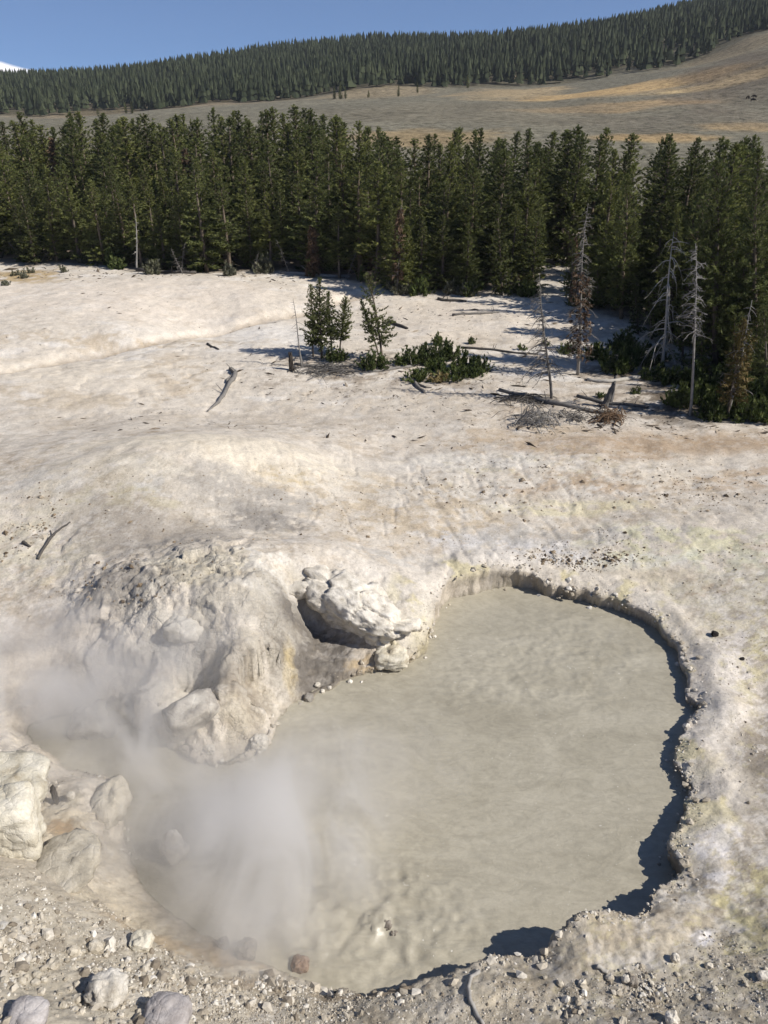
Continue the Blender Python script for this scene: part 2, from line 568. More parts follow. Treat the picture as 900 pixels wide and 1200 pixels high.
# ------------------------------------------------------------------ terrain survey: (sheet x, sheet y, height)
SURVEY = [
    # far flat up to the forest
    (-350, 318, 1.6), (-150, 312, 1.5), (0, 312, 1.5), (200, 315, 1.6), (400, 325, 1.5), (560, 338, 1.6), (720, 345, 1.7), (900, 350, 2.0), (1100, 350, 2.2), (1300, 360, 2.4),
    (-150, 352, 1.7), (0, 350, 1.7), (150, 350, 2.1), (300, 345, 1.9), (450, 360, 1.5), (600, 380, 1.7), (750, 390, 1.6), (900, 410, 1.9), (1080, 410, 2.1),
    (-120, 400, 1.4), (0, 392, 1.7), (130, 388, 1.6), (10, 425, 0.9), (120, 412, 0.75), (250, 386, 0.7), (345, 368, 0.9),
    (-120, 450, 1.1), (0, 452, 1.25), (150, 440, 1.2), (290, 425, 1.2), (320, 400, 1.35), (450, 420, 1.3), (600, 430, 1.4), (780, 460, 1.5), (900, 490, 1.5), (1060, 480, 1.8),
    (-120, 505, 0.9), (0, 500, 0.9), (120, 492, 0.8), (250, 487, 0.9), (350, 488, 1.0), (500, 490, 1.1), (650, 505, 1.2), (800, 520, 1.3), (960, 530, 1.5),
    # rounded dome left of the middle
    (240, 517, 3.4), (160, 526, 3.4), (70, 545, 3.0), (-20, 566, 2.4), (-140, 590, 2.4), (330, 527, 2.7), (390, 548, 1.7), (430, 530, 1.2),
    (300, 560, 2.4), (200, 570, 2.8), (100, 590, 2.6), (20, 610, 2.2), (-100, 640, 2.2), (330, 600, 1.9), (230, 615, 2.0), (130, 640, 2.3), (60, 660, 2.1), (0, 690, 1.7), (-90, 720, 1.6),
    (400, 600, 1.5), (480, 560, 1.2), (500, 620, 1.2), (600, 560, 1.2), (600, 610, 1.0), (700, 560, 1.2), (800, 580, 1.2), (900, 590, 1.4), (1020, 600, 1.6),
    # mound beside the pool
    (125, 688, 2.7), (180, 664, 3.0), (240, 646, 3.1), (310, 646, 2.9), (360, 660, 2.4), (250, 632, 2.4), (330, 630, 2.0), (180, 645, 2.5),
    (420, 668, 1.9), (470, 690, 1.3), (430, 640, 1.5), (510, 660, 0.95),
    (160, 720, 2.5), (230, 700, 2.9), (300, 700, 2.8), (120, 740, 1.9), (200, 760, 1.9), (260, 750, 2.3), (310, 750, 1.9), (140, 790, 1.1), (190, 820, 0.9), (215, 855, 0.35),
    (268, 775, 2.0), (262, 820, 1.5), (275, 850, 0.8), (280, 880, 0.1), (320, 800, 0.9), (325, 830, 0.2), (228, 822, 0.55), (222, 865, 0.1),
    (335, 700, 2.1), (348, 718, 1.1), (362, 738, 0.5), (345, 775, 0.55), (380, 752, 0.35), (380, 780, 0.3), (395, 800, 0.05), (350, 815, 0.1), (402, 770, 0.3), (430, 787, 0.2),
    (480, 740, 0.8), (485, 770, 0.3), (500, 720, 0.8), (510, 690, 0.9),
    # far rim of the pool
    (545, 672, 0.95), (580, 666, 0.9), (615, 668, 0.8), (660, 680, 0.6), (720, 696, 0.55), (770, 715, 0.5), (690, 650, 0.8), (800, 650, 1.0), (900, 660, 1.2), (1020, 680, 1.3),
    # right bank
    (815, 770, 0.32), (830, 820, 0.38), (845, 770, 0.62), (855, 820, 0.6), (885, 800, 0.35), (895, 850, 0.32), (835, 875, 0.45), (815, 920, 0.32), (870, 920, 0.55), (820, 970, 0.6), (880, 1000, 0.8), (805, 1020, 0.6), (830, 1060, 0.8),
    (960, 800, 0.8), (980, 900, 0.8), (1000, 1000, 1.2), (920, 730, 0.8),
    # near bank
    (700, 1076, 1.4), (668, 1080, 1.4), (658, 1105, 1.2), (750, 1080, 1.15), (700, 1115, 1.25), (620, 1130, 0.85), (570, 1135, 1.0), (600, 1165, 1.15), (540, 1155, 1.1), (500, 1165, 1.0), (440, 1170, 0.85), (390, 1175, 0.6),
    (800, 1120, 1.3), (900, 1100, 1.4), (800, 1180, 1.7), (900, 1190, 2.0), (700, 1190, 1.6), (560, 1200, 1.4), (450, 1205, 1.2), (350, 1190, 1.1), (1000, 1150, 2.0),
    (320, 1150, 0.55), (270, 1130, 0.6), (300, 1190, 1.4), (220, 1105, 0.7), (170, 1070, 0.7), (200, 1140, 1.6), (150, 1110, 1.7), (110, 1060, 1.5), (70, 1035, 1.8), (20, 1010, 2.2), (-60, 1010, 2.5),
    (0, 1100, 2.9), (100, 1140, 2.3), (0, 1200, 3.5), (140, 1200, 2.7), (-120, 1150, 3.6), (250, 1260, 2.6), (450, 1290, 2.2), (700, 1290, 2.6), (900, 1300, 3.2), (0, 1320, 4.4),
    # left bank and the steaming hollow
    (40, 960, 1.4), (0, 945, 1.5), (80, 945, 1.0), (115, 930, 0.75), (128, 955, 0.5), (105, 975, 0.75), (70, 1000, 1.3), (110, 1020, 0.7), (150, 1040, 0.35), (-80, 930, 1.4),
    (50, 905, 0.6), (20, 890, 0.6), (0, 870, 0.5), (100, 905, 0.4), (70, 870, 0.25), (30, 830, 0.4), (80, 820, 0.35), (0, 790, 0.7), (60, 770, 0.9), (-90, 850, 0.7), (-90, 790, 1.0),
]
_sp = np.array([at_z(a, b, c) for a, b, c in SURVEY] + [(-14, -2, 6.5), (0, -2, 5.5), (14, -2, 5.5), (-20, -14, 8), (0, -14, 7.5), (20, -14, 7.5), (-26, 4, 4.5), (26, 4, 3.5), (-60, 108, 1.3), (-30, 108, 1.3), (0, 108, 1.3), (30, 108, 1.4), (60, 108, 1.4), (-70, 60, 1.6), (70, 60, 2.0), (-45, 30, 2.2), (45, 30, 1.8)])


class RBF:
    def __init__(self, P, z, c, lam=1e-3):
        self.P, self.c = P, c
        n = len(P)
        d = np.sqrt(((P[:, None] - P[None]) ** 2).sum(-1) + c * c)
        A = np.zeros((n + 3, n + 3))
        A[:n, :n] = d - lam * np.eye(n)
        A[:n, n] = 1
        A[:n, n + 1:] = P
        A[n:, :n] = A[:n, n:].T
        self.w = np.linalg.solve(A, np.concatenate([z, np.zeros(3)]))

    def __call__(self, x, y):
        x, y = np.atleast_1d(x).astype(np.float32), np.atleast_1d(y).astype(np.float32)
        out = np.full(x.shape, self.w[-3], np.float64) + self.w[-2] * x + self.w[-1] * y
        for (px, py), w in zip(self.P, self.w):
            out += w * np.sqrt((x - np.float32(px)) ** 2 + (y - np.float32(py)) ** 2 + np.float32(self.c ** 2))
        return out


base_h = RBF(_sp[:, :2], _sp[:, 2], 0.7, 4e-2)

# pool outline (sheet x, sheet y, height of the visible edge there, 1 = broken bank / 0 = soft shore)
OUT = [
    (345, 824, 0, .1), (375, 811, 0, .2), (420, 793, 0, .5), (470, 783, 0, .8), (496, 769, 0, .8), (506, 748, 0, .9), (512, 725, 0, 1), (524, 706, 0, 1), (550, 696, 0, 1), (580, 690, 0, 1), (610, 687, 0.1, 1),
    (640, 690, 0.35, 1), (665, 694, 0.4, 1), (690, 698, 0.4, 1), (715, 704, 0.4, 1), (742, 713, 0.45, 1), (766, 724, 0.45, 1), (772, 734, 0.3, 1), (784, 746, 0.3, 1), (797, 766, 0.3, 1), (805, 790, 0.3, 1), (804, 812, 0.3, 1),
    (816, 828, 0.3, 1), (806, 845, 0.3, 1), (792, 868, 0.3, 1), (788, 890, 0.3, 1), (800, 908, 0.3, 1), (810, 926, 0.3, 1), (803, 940, 0.3, 1), (806, 955, .3, 1), (790, 975, 0.55, 1), (783, 992, 0.55, 1), (797, 1012, 0.55, 1), (795, 1024, .6, 1), (770, 1045, 0.65, 1),
    (756, 1064, 0.95, 1), (730, 1074, 1.15, 1), (700, 1069, 1.3, 1), (672, 1073, 1.35, 1), (652, 1090, 1.25, 1), (638, 1114, 1.0, 1), (612, 1124, 0.8, 1), (585, 1128, 0.6, 1), (560, 1125, 0.95, 1), (530, 1143, 0.95, 1), (490, 1157, 0.9, 1), (440, 1161, 0.75, .9),
    (400, 1160, 0.3, .5), (350, 1145, 0.15, .2), (300, 1125, 0.1, .1), (250, 1100, 0.1, .1), (200, 1070, 0.1, .1), (165, 1035, 0.1, .2), (150, 1000, 0.1, .4), (146, 965, 0.1, .7), (138, 930, 0, .7), (112, 912, 0, .4), (75, 895, 0, .2), (40, 872, 0, .2), (35, 850, 0, .2), (75, 838, 0, .2),
    (120, 836, 0, .3), (165, 848, 0, .5), (200, 868, 0, .6), (225, 885, 0, .6), (250, 898, 0, .6), (285, 893, 0, .6), (312, 876, 0, .6), (322, 852, 0, .5), (328, 838, 0, .2),
]


def catmull(P, sub):
    P = np.asarray(P, float)
    n = len(P)
    out = []
    for i in range(n):
        a, b, c, d = P[i - 1], P[i], P[(i + 1) % n], P[(i + 2) % n]
        for k in range(sub):
            t = k / sub
            out.append(0.5 * ((2 * b) + (-a + c) * t + (2 * a - 5 * b + 4 * c - d) * t * t + (-a + 3 * b - 3 * c + d) * t ** 3))
    return np.array(out)


_ol = np.array([list(at_z(a, b, c)[:2]) + [w] for a, b, c, w in OUT])
POOL = catmull(_ol, 4)


def pool_sdf(x, y):
    """signed distance to the pool's outline (negative inside), outward direction, bank roughness"""
    x, y = np.asarray(x, np.float32), np.asarray(y, np.float32)
    best = np.full(x.shape, 1e9, np.float32)
    gx, gy, cw = np.zeros(x.shape, np.float32), np.zeros(x.shape, np.float32), np.zeros(x.shape, np.float32)
    inside = np.zeros(x.shape, bool)
    n = len(POOL)
    for i in range(n):
        ax, ay, aw = (np.float32(v) for v in POOL[i])
        bx, by, bw = (np.float32(v) for v in POOL[(i + 1) % n])
        ex, ey = bx - ax, by - ay
        t = np.clip(((x - ax) * ex + (y - ay) * ey) / (ex * ex + ey * ey + 1e-12), 0, 1)
        dx, dy = x - ax - t * ex, y - ay - t * ey
        d = dx * dx + dy * dy
        near = d < best
        best = np.where(near, d, best)
        gx, gy = np.where(near, dx, gx), np.where(near, dy, gy)
        cw = np.where(near, aw + (bw - aw) * t, cw)
        cross = ((ay > y) != (by > y)) & (x < (bx - ax) * (y - ay) / (by - ay + 1e-12) + ax)
        inside ^= cross
    d = np.sqrt(best)
    sg = np.where(inside, -1.0, 1.0)
    return d * sg, sg * gx / (d + 1e-6), sg * gy / (d + 1e-6), cw


# fan-shaped grid: cells grow with distance
NX = 600
ys = list(np.linspace(-13, 4.6, 10)) + list(np.geomspace(5.0, 108.0, 900))
ys = np.array(ys)
NY = len(ys)
us = np.linspace(-1, 1, NX)
us = us * (0.72 + 0.28 * us * us)


def half_w(y):
    return 0.62 * (0.877 * np.maximum(y, 0) + 8.6) + 7


GX = (us[None, :] * half_w(ys)[:, None])
GY = np.repeat(ys[:, None], NX, 1)
X, Y = GX.ravel().copy(), GY.ravel().copy()
Z = base_h(X, Y)


def ell(px, py, rx, ry, z=1.0, x=None, y=None, soft=0.5, warp=0.0, seed=0):
    """soft elliptical patch on the ground given on the plan sheet; 1 in the middle"""
    x = X if x is None else x
    y = Y if y is None else y
    c = at_z(px, py, z)
    ax = abs(at_z(px + rx, py, z)[0] - c[0])
    ay = abs(at_z(px, py - ry, z)[1] - at_z(px, py + ry, z)[1]) / 2
    # keep sideways shear of the sheet: the ellipse's axis points away from the viewer
    sx = c[0] / c[1]
    dx = (x - c[0] - sx * (y - c[1])) / ax
    dy = (y - c[1]) / ay
    r = np.sqrt(dx * dx + dy * dy)
    if warp:
        r = r + warp * fbm2(x / ax * 1.3 + seed * 3.1, y / ay * 1.3 - seed, 4, seed)
    return sstep(1 + soft, 1 - soft, r)


# broad relief of the flats
flat_mask = sstep(22, 34, Y)
Z += flat_mask * (0.28 * fbm2(X * 0.11, Y * 0.11, 3, 5) + 0.10 * fbm2(X * 0.45, Y * 0.45, 3, 9))
Z += 0.05 * fbm2(X * 1.2, Y * 1.2, 3, 12)

_lo, _hi = POOL[:, :2].min(0) - 2.2, POOL[:, :2].max(0) + 2.2
near_pool = (Y < _hi[1]) & (Y > _lo[1]) & (X > _lo[0]) & (X < _hi[0])
ip = np.nonzero(near_pool)[0]
s, gx, gy, cw = pool_sdf(X[ip], Y[ip])
xs_, ys_ = X[ip], Y[ip]
s = s + cw * (0.16 * fbm2(xs_ * 1.7, ys_ * 1.7, 3, 31) + 0.12 * (1 - .65 * sstep(22, 25.5, ys_) * (xs_ < 5.5)) * fbm2(xs_ * 5.0, ys_ * 5.0, 3, 33, .7))
zi = Z[ip]
# the bank keeps a minimum height next to the mud where it is broken
hard = cw
rim_min = 0.22 * hard + 0.05
lip = sstep(1.2, 0.0, s)
zi = np.maximum(zi, rim_min * lip + -5 * (1 - lip))
zi = np.where((hard < 0.5) & (s > 0) & (s < 1.2), np.minimum(zi, 0.03 + s * (0.55 + hard)), zi)
W = 0.34
tt = np.clip(-s / W, 0, 1)
wall = tt > 0
cliff_z = zi * (1 - tt) ** 0.8 + (-0.55) * tt
soft_z = np.where(s < 0, np.maximum(-0.5, 0.03 + s * 0.5), zi)
zi = np.where(wall, cliff_z * hard + soft_z * (1 - hard), zi)
shift = np.where(wall, hard * (W * tt + 0.10 * np.sin(PI * np.clip(tt * 1.3, 0, 1))), 0) * np.exp(-np.maximum(0, -s - W) * 3)
Xn, Yn = X.copy(), Y.copy()
Xn[ip] += gx * shift
Yn[ip] += gy * shift
Z[ip] = zi
Z[ip] += np.where(s > 0, 0.16 * hard * np.exp(-((s - 0.75) / 0.55) ** 2), 0)
SD = np.full(X.shape, 50.0)
SD[ip] = s
HARD = np.zeros(X.shape)
HARD[ip] = hard

# crags: displacement along the surface normal
CR = np.zeros(X.shape)
for e in [(240, 740, 150, 95, 2.0, 1.0), (160, 790, 90, 60, 1.2, .8), (280, 830, 60, 55, 1.0, .9), (430, 715, 70, 50, 1.2, .55), (30, 870, 70, 55, .6, .7), (60, 960, 75, 50, 1.2, .75),
          (40, 640, 60, 45, 2.0, .35), (120, 690, 60, 40, 2.3, .6), (560, 675, 60, 18, .8, .35), (360, 1150, 90, 26, .5, .3), (110, 1160, 160, 60, 2.4, .3)]:
    CR = np.maximum(CR, ell(*e[:4], z=e[4], soft=0.45, warp=0.35, seed=3) * e[5])
CR = np.maximum(CR, 0.35 * HARD * sstep(0.5, 0.0, np.abs(SD)))
CR *= np.where(SD < -0.5, 0, 1)


def grid_normals(Xg, Yg, Zg):
    P = np.stack([Xg, Yg, Zg], -1).reshape(NY, NX, 3)
    du = np.gradient(P, axis=1)
    dv = np.gradient(P, axis=0)
    n = np.cross(du, dv).reshape(-1, 3)
    return n / (np.linalg.norm(n, axis=1)[:, None] + 1e-9)


N = grid_normals(Xn, Yn, Z)
ic = np.nonzero(CR > 0.01)[0]
P = np.stack([Xn[ic], Yn[ic], Z[ic]], 1)
f1, e1 = facets3(P * 0.75 + 0.25 * np.stack([vnoise3(P[:, 0], P[:, 1], P[:, 2], 3), vnoise3(P[:, 0], P[:, 1], P[:, 2], 4), vnoise3(P[:, 0], P[:, 1], P[:, 2], 5)], 1), 11)
f2, e2 = facets3(P * 2.1, 23)
f3, e3 = facets3(P * 5.2, 37)
f4, e4 = facets3(P * 3.4 + 5, 47)
D = 0.17 * f1 + 0.05 * f2 + 0.035 * f3 + 0.035 * f4 - 0.06 * sstep(0.07, 0.0, e1) - 0.04 * sstep(0.08, 0.0, e2)
D += 0.30 * fbm3(P[:, 0] * .55, P[:, 1] * .55, P[:, 2] * .55, 3, 43, .5)
D += 0.07 * fbm3(P[:, 0] * 1.5, P[:, 1] * 1.5, P[:, 2] * 1.5, 4, 41, 0.6, True)
D *= CR[ic]
Xn[ic] += N[ic, 0] * D
Yn[ic] += N[ic, 1] * D
Z[ic] += N[ic, 2] * D
# small lumps and crumbs everywhere
ROUGH = 0.10 + 0.15 * sstep(40, 26, Y) + 0.75 * np.maximum(sstep(14.5, 11.0, Y), CR)
ROUGH = np.maximum(ROUGH, 0.8 * ell(760, 650, 190, 35, soft=.4, warp=.4, seed=8))
ROUGH = np.maximum(ROUGH, 0.7 * ell(640, 560, 160, 40, soft=.4, warp=.4, seed=9))
ROUGH = np.where(SD < -0.4, 0, ROUGH)
Z += ROUGH * (0.045 * fbm2(X * 3.1, Y * 3.1, 3, 51) + 0.03 * fbm2(X * 9, Y * 9, 2, 55))
# eroded runnels on the dome and the flats
run = fbm2((X + 0.3 * Y) * 0.9, (Y - 0.3 * X) * 0.25, 4, 61)
Z -= 0.05 * sstep(0.12, 0.0, np.abs(run)) * ell(560, 600, 330, 70, soft=.5, warp=.3, seed=4)
run2 = fbm2(X * 0.35, Y * 0.7, 4, 65)
Z -= 0.08 * sstep(0.10, 0.0, np.abs(run2)) * ell(180, 430, 260, 50, soft=.5)

# ---- mineral colours
KA = 0.83
base_c = s2l(218, 207, 190) * KA
C = np.tile(base_c, (len(X), 1))


def stain(px, py, rx, ry, rgb, a=1.0, soft=0.6, warp=0.6, seed=0, z=1.0, grain=0.0, gscale=3.0):
    global C
    m = ell(px, py, rx, ry, z, soft=soft, warp=warp, seed=seed) * a
    k = np.nonzero(m > 0.004)[0]
    mk = m[k]
    if grain:
        g = fbm2(X[k] * gscale * .8 + seed * 7, Y[k] * gscale * 1.1, 6, seed + 70, 0.68)
        mk = mk * (1 - sstep(.0, .25, np.float64(grain)) + sstep(.0, .25, np.float64(grain)) * sstep(-.16, .16, g + .9 * (mk - .5) - .25 * (grain - .3)))
    mk = np.clip(mk, 0, 1)[:, None]
    C[k] = C[k] * (1 - mk) + s2l(*rgb) * np.array([1.0, .985, .945]) * KA * mk


# distance zones
zone = sstep(10, 17, Y)[:, None]
C = (s2l(186, 176, 157) * KA) * (1 - zone) + C * zone
big = fbm2(X * 0.10, Y * 0.16, 5, 81)[:, None]
C = C * (1 + 0.10 * big)
# crust mottling: bleached and rusty flakes with hard little edges
def flakes(sx_, sy_, seed, thr, w, rgb, a, mask):
    global C
    g = fbm2(X * sx_, Y * sy_, 6, seed, .66)
    m = (sstep(thr, thr + w, g) * a * mask)[:, None]
    C = C * (1 - m) + s2l(*rgb) * KA * m


mid = sstep(17, 24, Y) * sstep(48, 38, Y)
farz = sstep(38, 48, Y)
nearz = sstep(20, 15, Y)
rightz = ell(860, 850, 160, 260, .6, soft=.5)
lf1 = sstep(-.25, .35, fbm2(X * .13, Y * .2, 3, 221))
lf2 = sstep(-.25, .35, fbm2(X * .16, Y * .25, 3, 223))
flakes(.8, 1.6, 201, .08, .07, (228, 220, 206), .6, mid * lf1)
flakes(1.0, 2.1, 203, .10, .07, (184, 166, 140), .5, mid * lf2)
flakes(2.2, 3.8, 205, .16, .06, (160, 141, 115), .4, mid * lf2)
flakes(.25, .7, 207, .12, .2, (202, 186, 162), .3, farz * lf2)
flakes(.3, .9, 209, .10, .2, (232, 225, 214), .7, farz)
flakes(.6, 2.4, 211, .24, .1, (168, 152, 132), .3, farz * lf1)
flakes(1.4, 1.4, 213, .12, .08, (204, 196, 182), .6, nearz)
flakes(2.2, 2.2, 215, .12, .08, (140, 128, 110), .45, nearz)
for a in [
    # far flat: chalk white swells, pinkish tan and grey drainage
    (140, 350, 220, 26, (232, 220, 205), .8, .6, .5, 1, 1.8, .15, .6), (420, 340, 60, 14, (230, 219, 204), .8, .6, .5, 2, 1.5), (240, 400, 120, 18, (232, 224, 212), .7, .6, .5, 3, 1.0, .1, .8),
    (60, 440, 150, 18, (228, 217, 200), .8, .6, .5, 4), (330, 395, 60, 14, (236, 230, 222), .8, .5, .4, 5), (520, 385, 120, 30, (222, 210, 194), .6, .6, .5, 6),
    (150, 408, 190, 8, (190, 172, 146), .6, .6, .8, 7, .8, .3, 1.2), (40, 470, 160, 14, (196, 180, 156), .55, .6, .8, 8, 1, .3, 1.0), (220, 440, 60, 30, (196, 178, 152), .5, .6, .8, 9, 1, .3, 1.2),
    (300, 495, 300, 16, (196, 184, 168), .6, .6, .5, 10, 1, .2, 1), (480, 470, 160, 22, (212, 198, 178), .5, .6, .6, 11, 1, .3, 1.4), (20, 325, 60, 12, (178, 150, 96), .75, .5, .5, 12, 1.6, .3, 1.0),
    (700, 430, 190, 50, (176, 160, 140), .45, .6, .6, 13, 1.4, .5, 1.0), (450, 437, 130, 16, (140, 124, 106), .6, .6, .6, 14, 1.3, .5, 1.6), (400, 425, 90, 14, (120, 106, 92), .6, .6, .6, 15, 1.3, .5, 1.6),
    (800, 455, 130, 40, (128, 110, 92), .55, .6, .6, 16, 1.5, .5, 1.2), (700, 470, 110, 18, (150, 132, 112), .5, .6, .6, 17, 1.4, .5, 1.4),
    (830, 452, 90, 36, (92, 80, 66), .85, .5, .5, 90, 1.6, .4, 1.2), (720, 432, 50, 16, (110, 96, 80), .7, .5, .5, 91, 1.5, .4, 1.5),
    # brown strip in front of the snags
    (780, 522, 260, 14, (176, 152, 124), .8, .6, .5, 18, 1.3, .12, 1.0), (600, 510, 130, 14, (196, 176, 150), .6, .6, .5, 19, 1.2, .3, 1.0),
    # dome
    (250, 525, 170, 16, (228, 217, 198), .85, .6, .4, 20, 2.8), (340, 548, 90, 22, (232, 221, 202), .75, .6, .5, 21, 2.2), (130, 570, 130, 32, (214, 204, 184), .6, .6, .5, 22, 2.6, .2, 2),
    (20, 578, 110, 16, (206, 201, 194), .6, .6, .5, 23, 2.2, .3, 2), (150, 590, 70, 12, (206, 196, 158), .6, .6, .7, 24, 2.5, .3, 2), (45, 640, 80, 50, (208, 200, 178), .6, .6, .5, 25, 2.1, .3, 2),
    (170, 625, 85, 40, (166, 158, 148), .85, .6, .4, 26, 2.3), (300, 585, 100, 18, (176, 170, 162), .8, .6, .6, 27, 2.0, .2, 2.5), (300, 610, 60, 16, (152, 147, 141), .8, .6, .6, 28, 2.0, .3, 2.5), (180, 575, 26, 10, (206, 203, 198), .6, .5, .5, 29, 2.6, .4, 3),
    (340, 560, 40, 10, (200, 180, 140), .6, .6, .7, 30, 2.1, .3, 3),
    # middle: tan and white mottled
    (520, 560, 170, 50, (216, 208, 196), .7, .6, .5, 31, 1.2, .6, 1.6), (480, 600, 160, 40, (196, 178, 150), .65, .6, .6, 32, 1.2, .8, 1.8), (620, 545, 120, 20, (204, 194, 150), .4, .6, .6, 33, 1.2, .5, 2),
    (560, 540, 140, 12, (226, 220, 210), .7, .6, .6, 34, 1.2, .5, 2), (780, 555, 150, 22, (222, 212, 196), .7, .6, .5, 35, 1.2, .6, 1.6), (690, 565, 130, 18, (176, 150, 120), .6, .6, .7, 36, 1.2, .9, 2.2), (880, 560, 90, 20, (186, 160, 128), .6, .6, .6, 37, 1.3, .7, 1.8),
    (680, 595, 110, 10, (222, 212, 176), .7, .6, .5, 38, 1.1, .2, 2), (600, 640, 100, 22, (214, 212, 212), .75, .6, .6, 39, 1.0, .6, 2.4), (660, 625, 170, 14, (182, 178, 172), .7, .6, .5, 40, 1.1, .4, 2),
    (790, 640, 120, 30, (214, 210, 172), .65, .6, .6, 41, 1.0, .6, 2), (730, 655, 110, 12, (224, 222, 216), .6, .6, .6, 42, 1.0, .6, 3), (880, 650, 80, 34, (206, 206, 180), .6, .6, .6, 43, 1.1, .6, 2), (820, 605, 120, 12, (178, 170, 160), .55, .6, .6, 44, 1.1, .5, 2),
    (860, 690, 120, 26, (204, 198, 182), .7, .6, .5, 45, .9, .5, 2), (700, 680, 110, 12, (206, 194, 172), .8, .6, .4, 46, .6), (880, 720, 60, 8, (176, 168, 158), .7, .5, .5, 47, .8, .3, 3),
    # mound
    (250, 665, 110, 22, (214, 205, 184), .85, .6, .5, 48, 3.0, .3, 2), (160, 690, 64, 28, (142, 136, 129), .8, .6, .5, 49, 2.6, .4, 2), (330, 690, 60, 36, (216, 212, 204), .8, .6, .5, 50, 2.4, .3, 3), (270, 730, 60, 50, (176, 167, 150), .7, .6, .5, 51, 2.2, .3, 2),
    (200, 760, 60, 50, (200, 195, 185), .7, .6, .5, 52, 1.8, .4, 2), (275, 800, 50, 40, (146, 136, 122), .8, .6, .5, 53, 1.6, .4, 2), (270, 860, 50, 26, (200, 190, 172), .7, .6, .5, 54, .6, .4, 2), (320, 770, 40, 40, (196, 188, 172), .6, .6, .5, 55, 1.0, .4, 2),
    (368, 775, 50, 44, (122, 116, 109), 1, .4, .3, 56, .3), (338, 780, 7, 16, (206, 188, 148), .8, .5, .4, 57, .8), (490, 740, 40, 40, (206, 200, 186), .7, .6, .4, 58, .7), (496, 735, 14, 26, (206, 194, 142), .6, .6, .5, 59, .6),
    (450, 782, 40, 10, (196, 174, 138), .8, .5, .5, 60, .2, .4, 5), (470, 655, 90, 14, (196, 192, 186), .7, .6, .5, 61, 1.4, .4, 2), (440, 690, 60, 26, (214, 208, 200), .6, .6, .5, 62, 1.4),
    (230, 720, 130, 70, (196, 189, 177), .55, .6, .5, 92, 2.0, .25, 1.5),
    # right bank: white crust, sulphur edges, grey flats behind
    (845, 790, 36, 64, (222, 214, 206), 1, .4, .4, 63, .6, .1, 3), (835, 860, 46, 36, (224, 218, 213), 1, .5, .4, 64, .6, .2, 3), (810, 740, 60, 20, (214, 204, 178), .8, .5, .5, 65, .5, .3, 3), (885, 770, 18, 50, (206, 196, 150), .6, .6, .5, 66, .5, .4, 3),
    (820, 898, 28, 16, (216, 204, 150), .8, .6, .6, 67, .6, .4, 3), (895, 880, 44, 75, (158, 149, 137), .95, .5, .5, 68, .5, .3, 2), (850, 960, 40, 30, (206, 196, 184), .6, .6, .5, 69, .7, .4, 3), (840, 985, 30, 26, (226, 222, 222), .8, .6, .6, 70, .7, .4, 3),
    (890, 925, 60, 30, (172, 162, 146), .7, .6, .5, 71, .6, .3, 2), (870, 1045, 30, 34, (208, 198, 148), .75, .7, .6, 72, .9, .6, 3), (880, 1095, 44, 34, (204, 194, 142), .65, .7, .6, 73, 1.2, .6, 3), (822, 1102, 14, 13, (238, 234, 234), 1, .4, .4, 74, 1.1), (845, 1030, 22, 12, (224, 220, 220), .8, .6, .5, 75, .8, .4, 4),
    (740, 1090, 80, 30, (202, 190, 170), .7, .6, .4, 76, 1.0), (880, 1165, 60, 40, (178, 168, 120), .5, .6, .6, 77, 1.6, .7, 2),
    # near slopes
    (330, 1150, 120, 14, (150, 132, 108), .7, .6, .5, 78, .7, .3, 2), (230, 1095, 110, 24, (170, 150, 122), .7, .6, .5, 79, .9, .2, 2), (110, 1040, 60, 24, (196, 184, 162), .6, .6, .5, 80, 1.5), (440, 1168, 90, 8, (138, 120, 98), .7, .6, .5, 81, .7, .3, 3),
    (70, 1040, 100, 40, (166, 158, 146), .6, .6, .5, 82, 1.8, .4, 2), (60, 960, 60, 40, (196, 184, 162), .8, .6, .5, 83, 1.2, .3, 3), (75, 975, 22, 18, (166, 138, 102), .8, .6, .5, 84, 1.1, .3, 4), (10, 1000, 60, 16, (186, 178, 166), .6, .6, .5, 85, 2.0),
    (640, 1175, 130, 26, (190, 178, 158), .6, .6, .5, 86, 1.2, .3, 3), (760, 1185, 140, 22, (170, 158, 138), .6, .6, .5, 87, 1.7, .4, 3),
]:
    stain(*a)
# hard little flakes over the stained crust
flakes(2.4, 2.8, 231, .12, .07, (225, 218, 208), .45, np.maximum(rightz, .6 * mid * lf2))
flakes(3.0, 3.4, 233, .13, .06, (150, 138, 118), .5, np.maximum(rightz, .5 * mid * lf1))
flakes(4.2, 4.6, 235, .24, .06, (206, 194, 146), .35, rightz)
# drainage channel across the flat
_ch = np.array([at_z(a, b, .9)[:2] for a, b in [(-80, 452), (-20, 440), (60, 424), (140, 410), (200, 398), (260, 385), (345, 369), (420, 352)]])
dch = np.full(X.shape, 99.0)
for (ax_, ay_), (bx_, by_) in zip(_ch[:-1], _ch[1:]):
    ex_, ey_ = bx_ - ax_, by_ - ay_
    tq = np.clip(((X - ax_) * ex_ + (Y - ay_) * ey_) / (ex_ ** 2 + ey_ ** 2), 0, 1)
    dch = np.minimum(dch, np.hypot(X - ax_ - tq * ex_, Y - ay_ - tq * ey_))
dch = dch + .5 * fbm2(X * .5, Y * .5, 3, 241)
Z -= .38 * sstep(1.5, .1, dch)
mch = (sstep(.9, .1, dch) * .55)[:, None]
C = C * (1 - mch) + s2l(176, 158, 134) * KA * mch
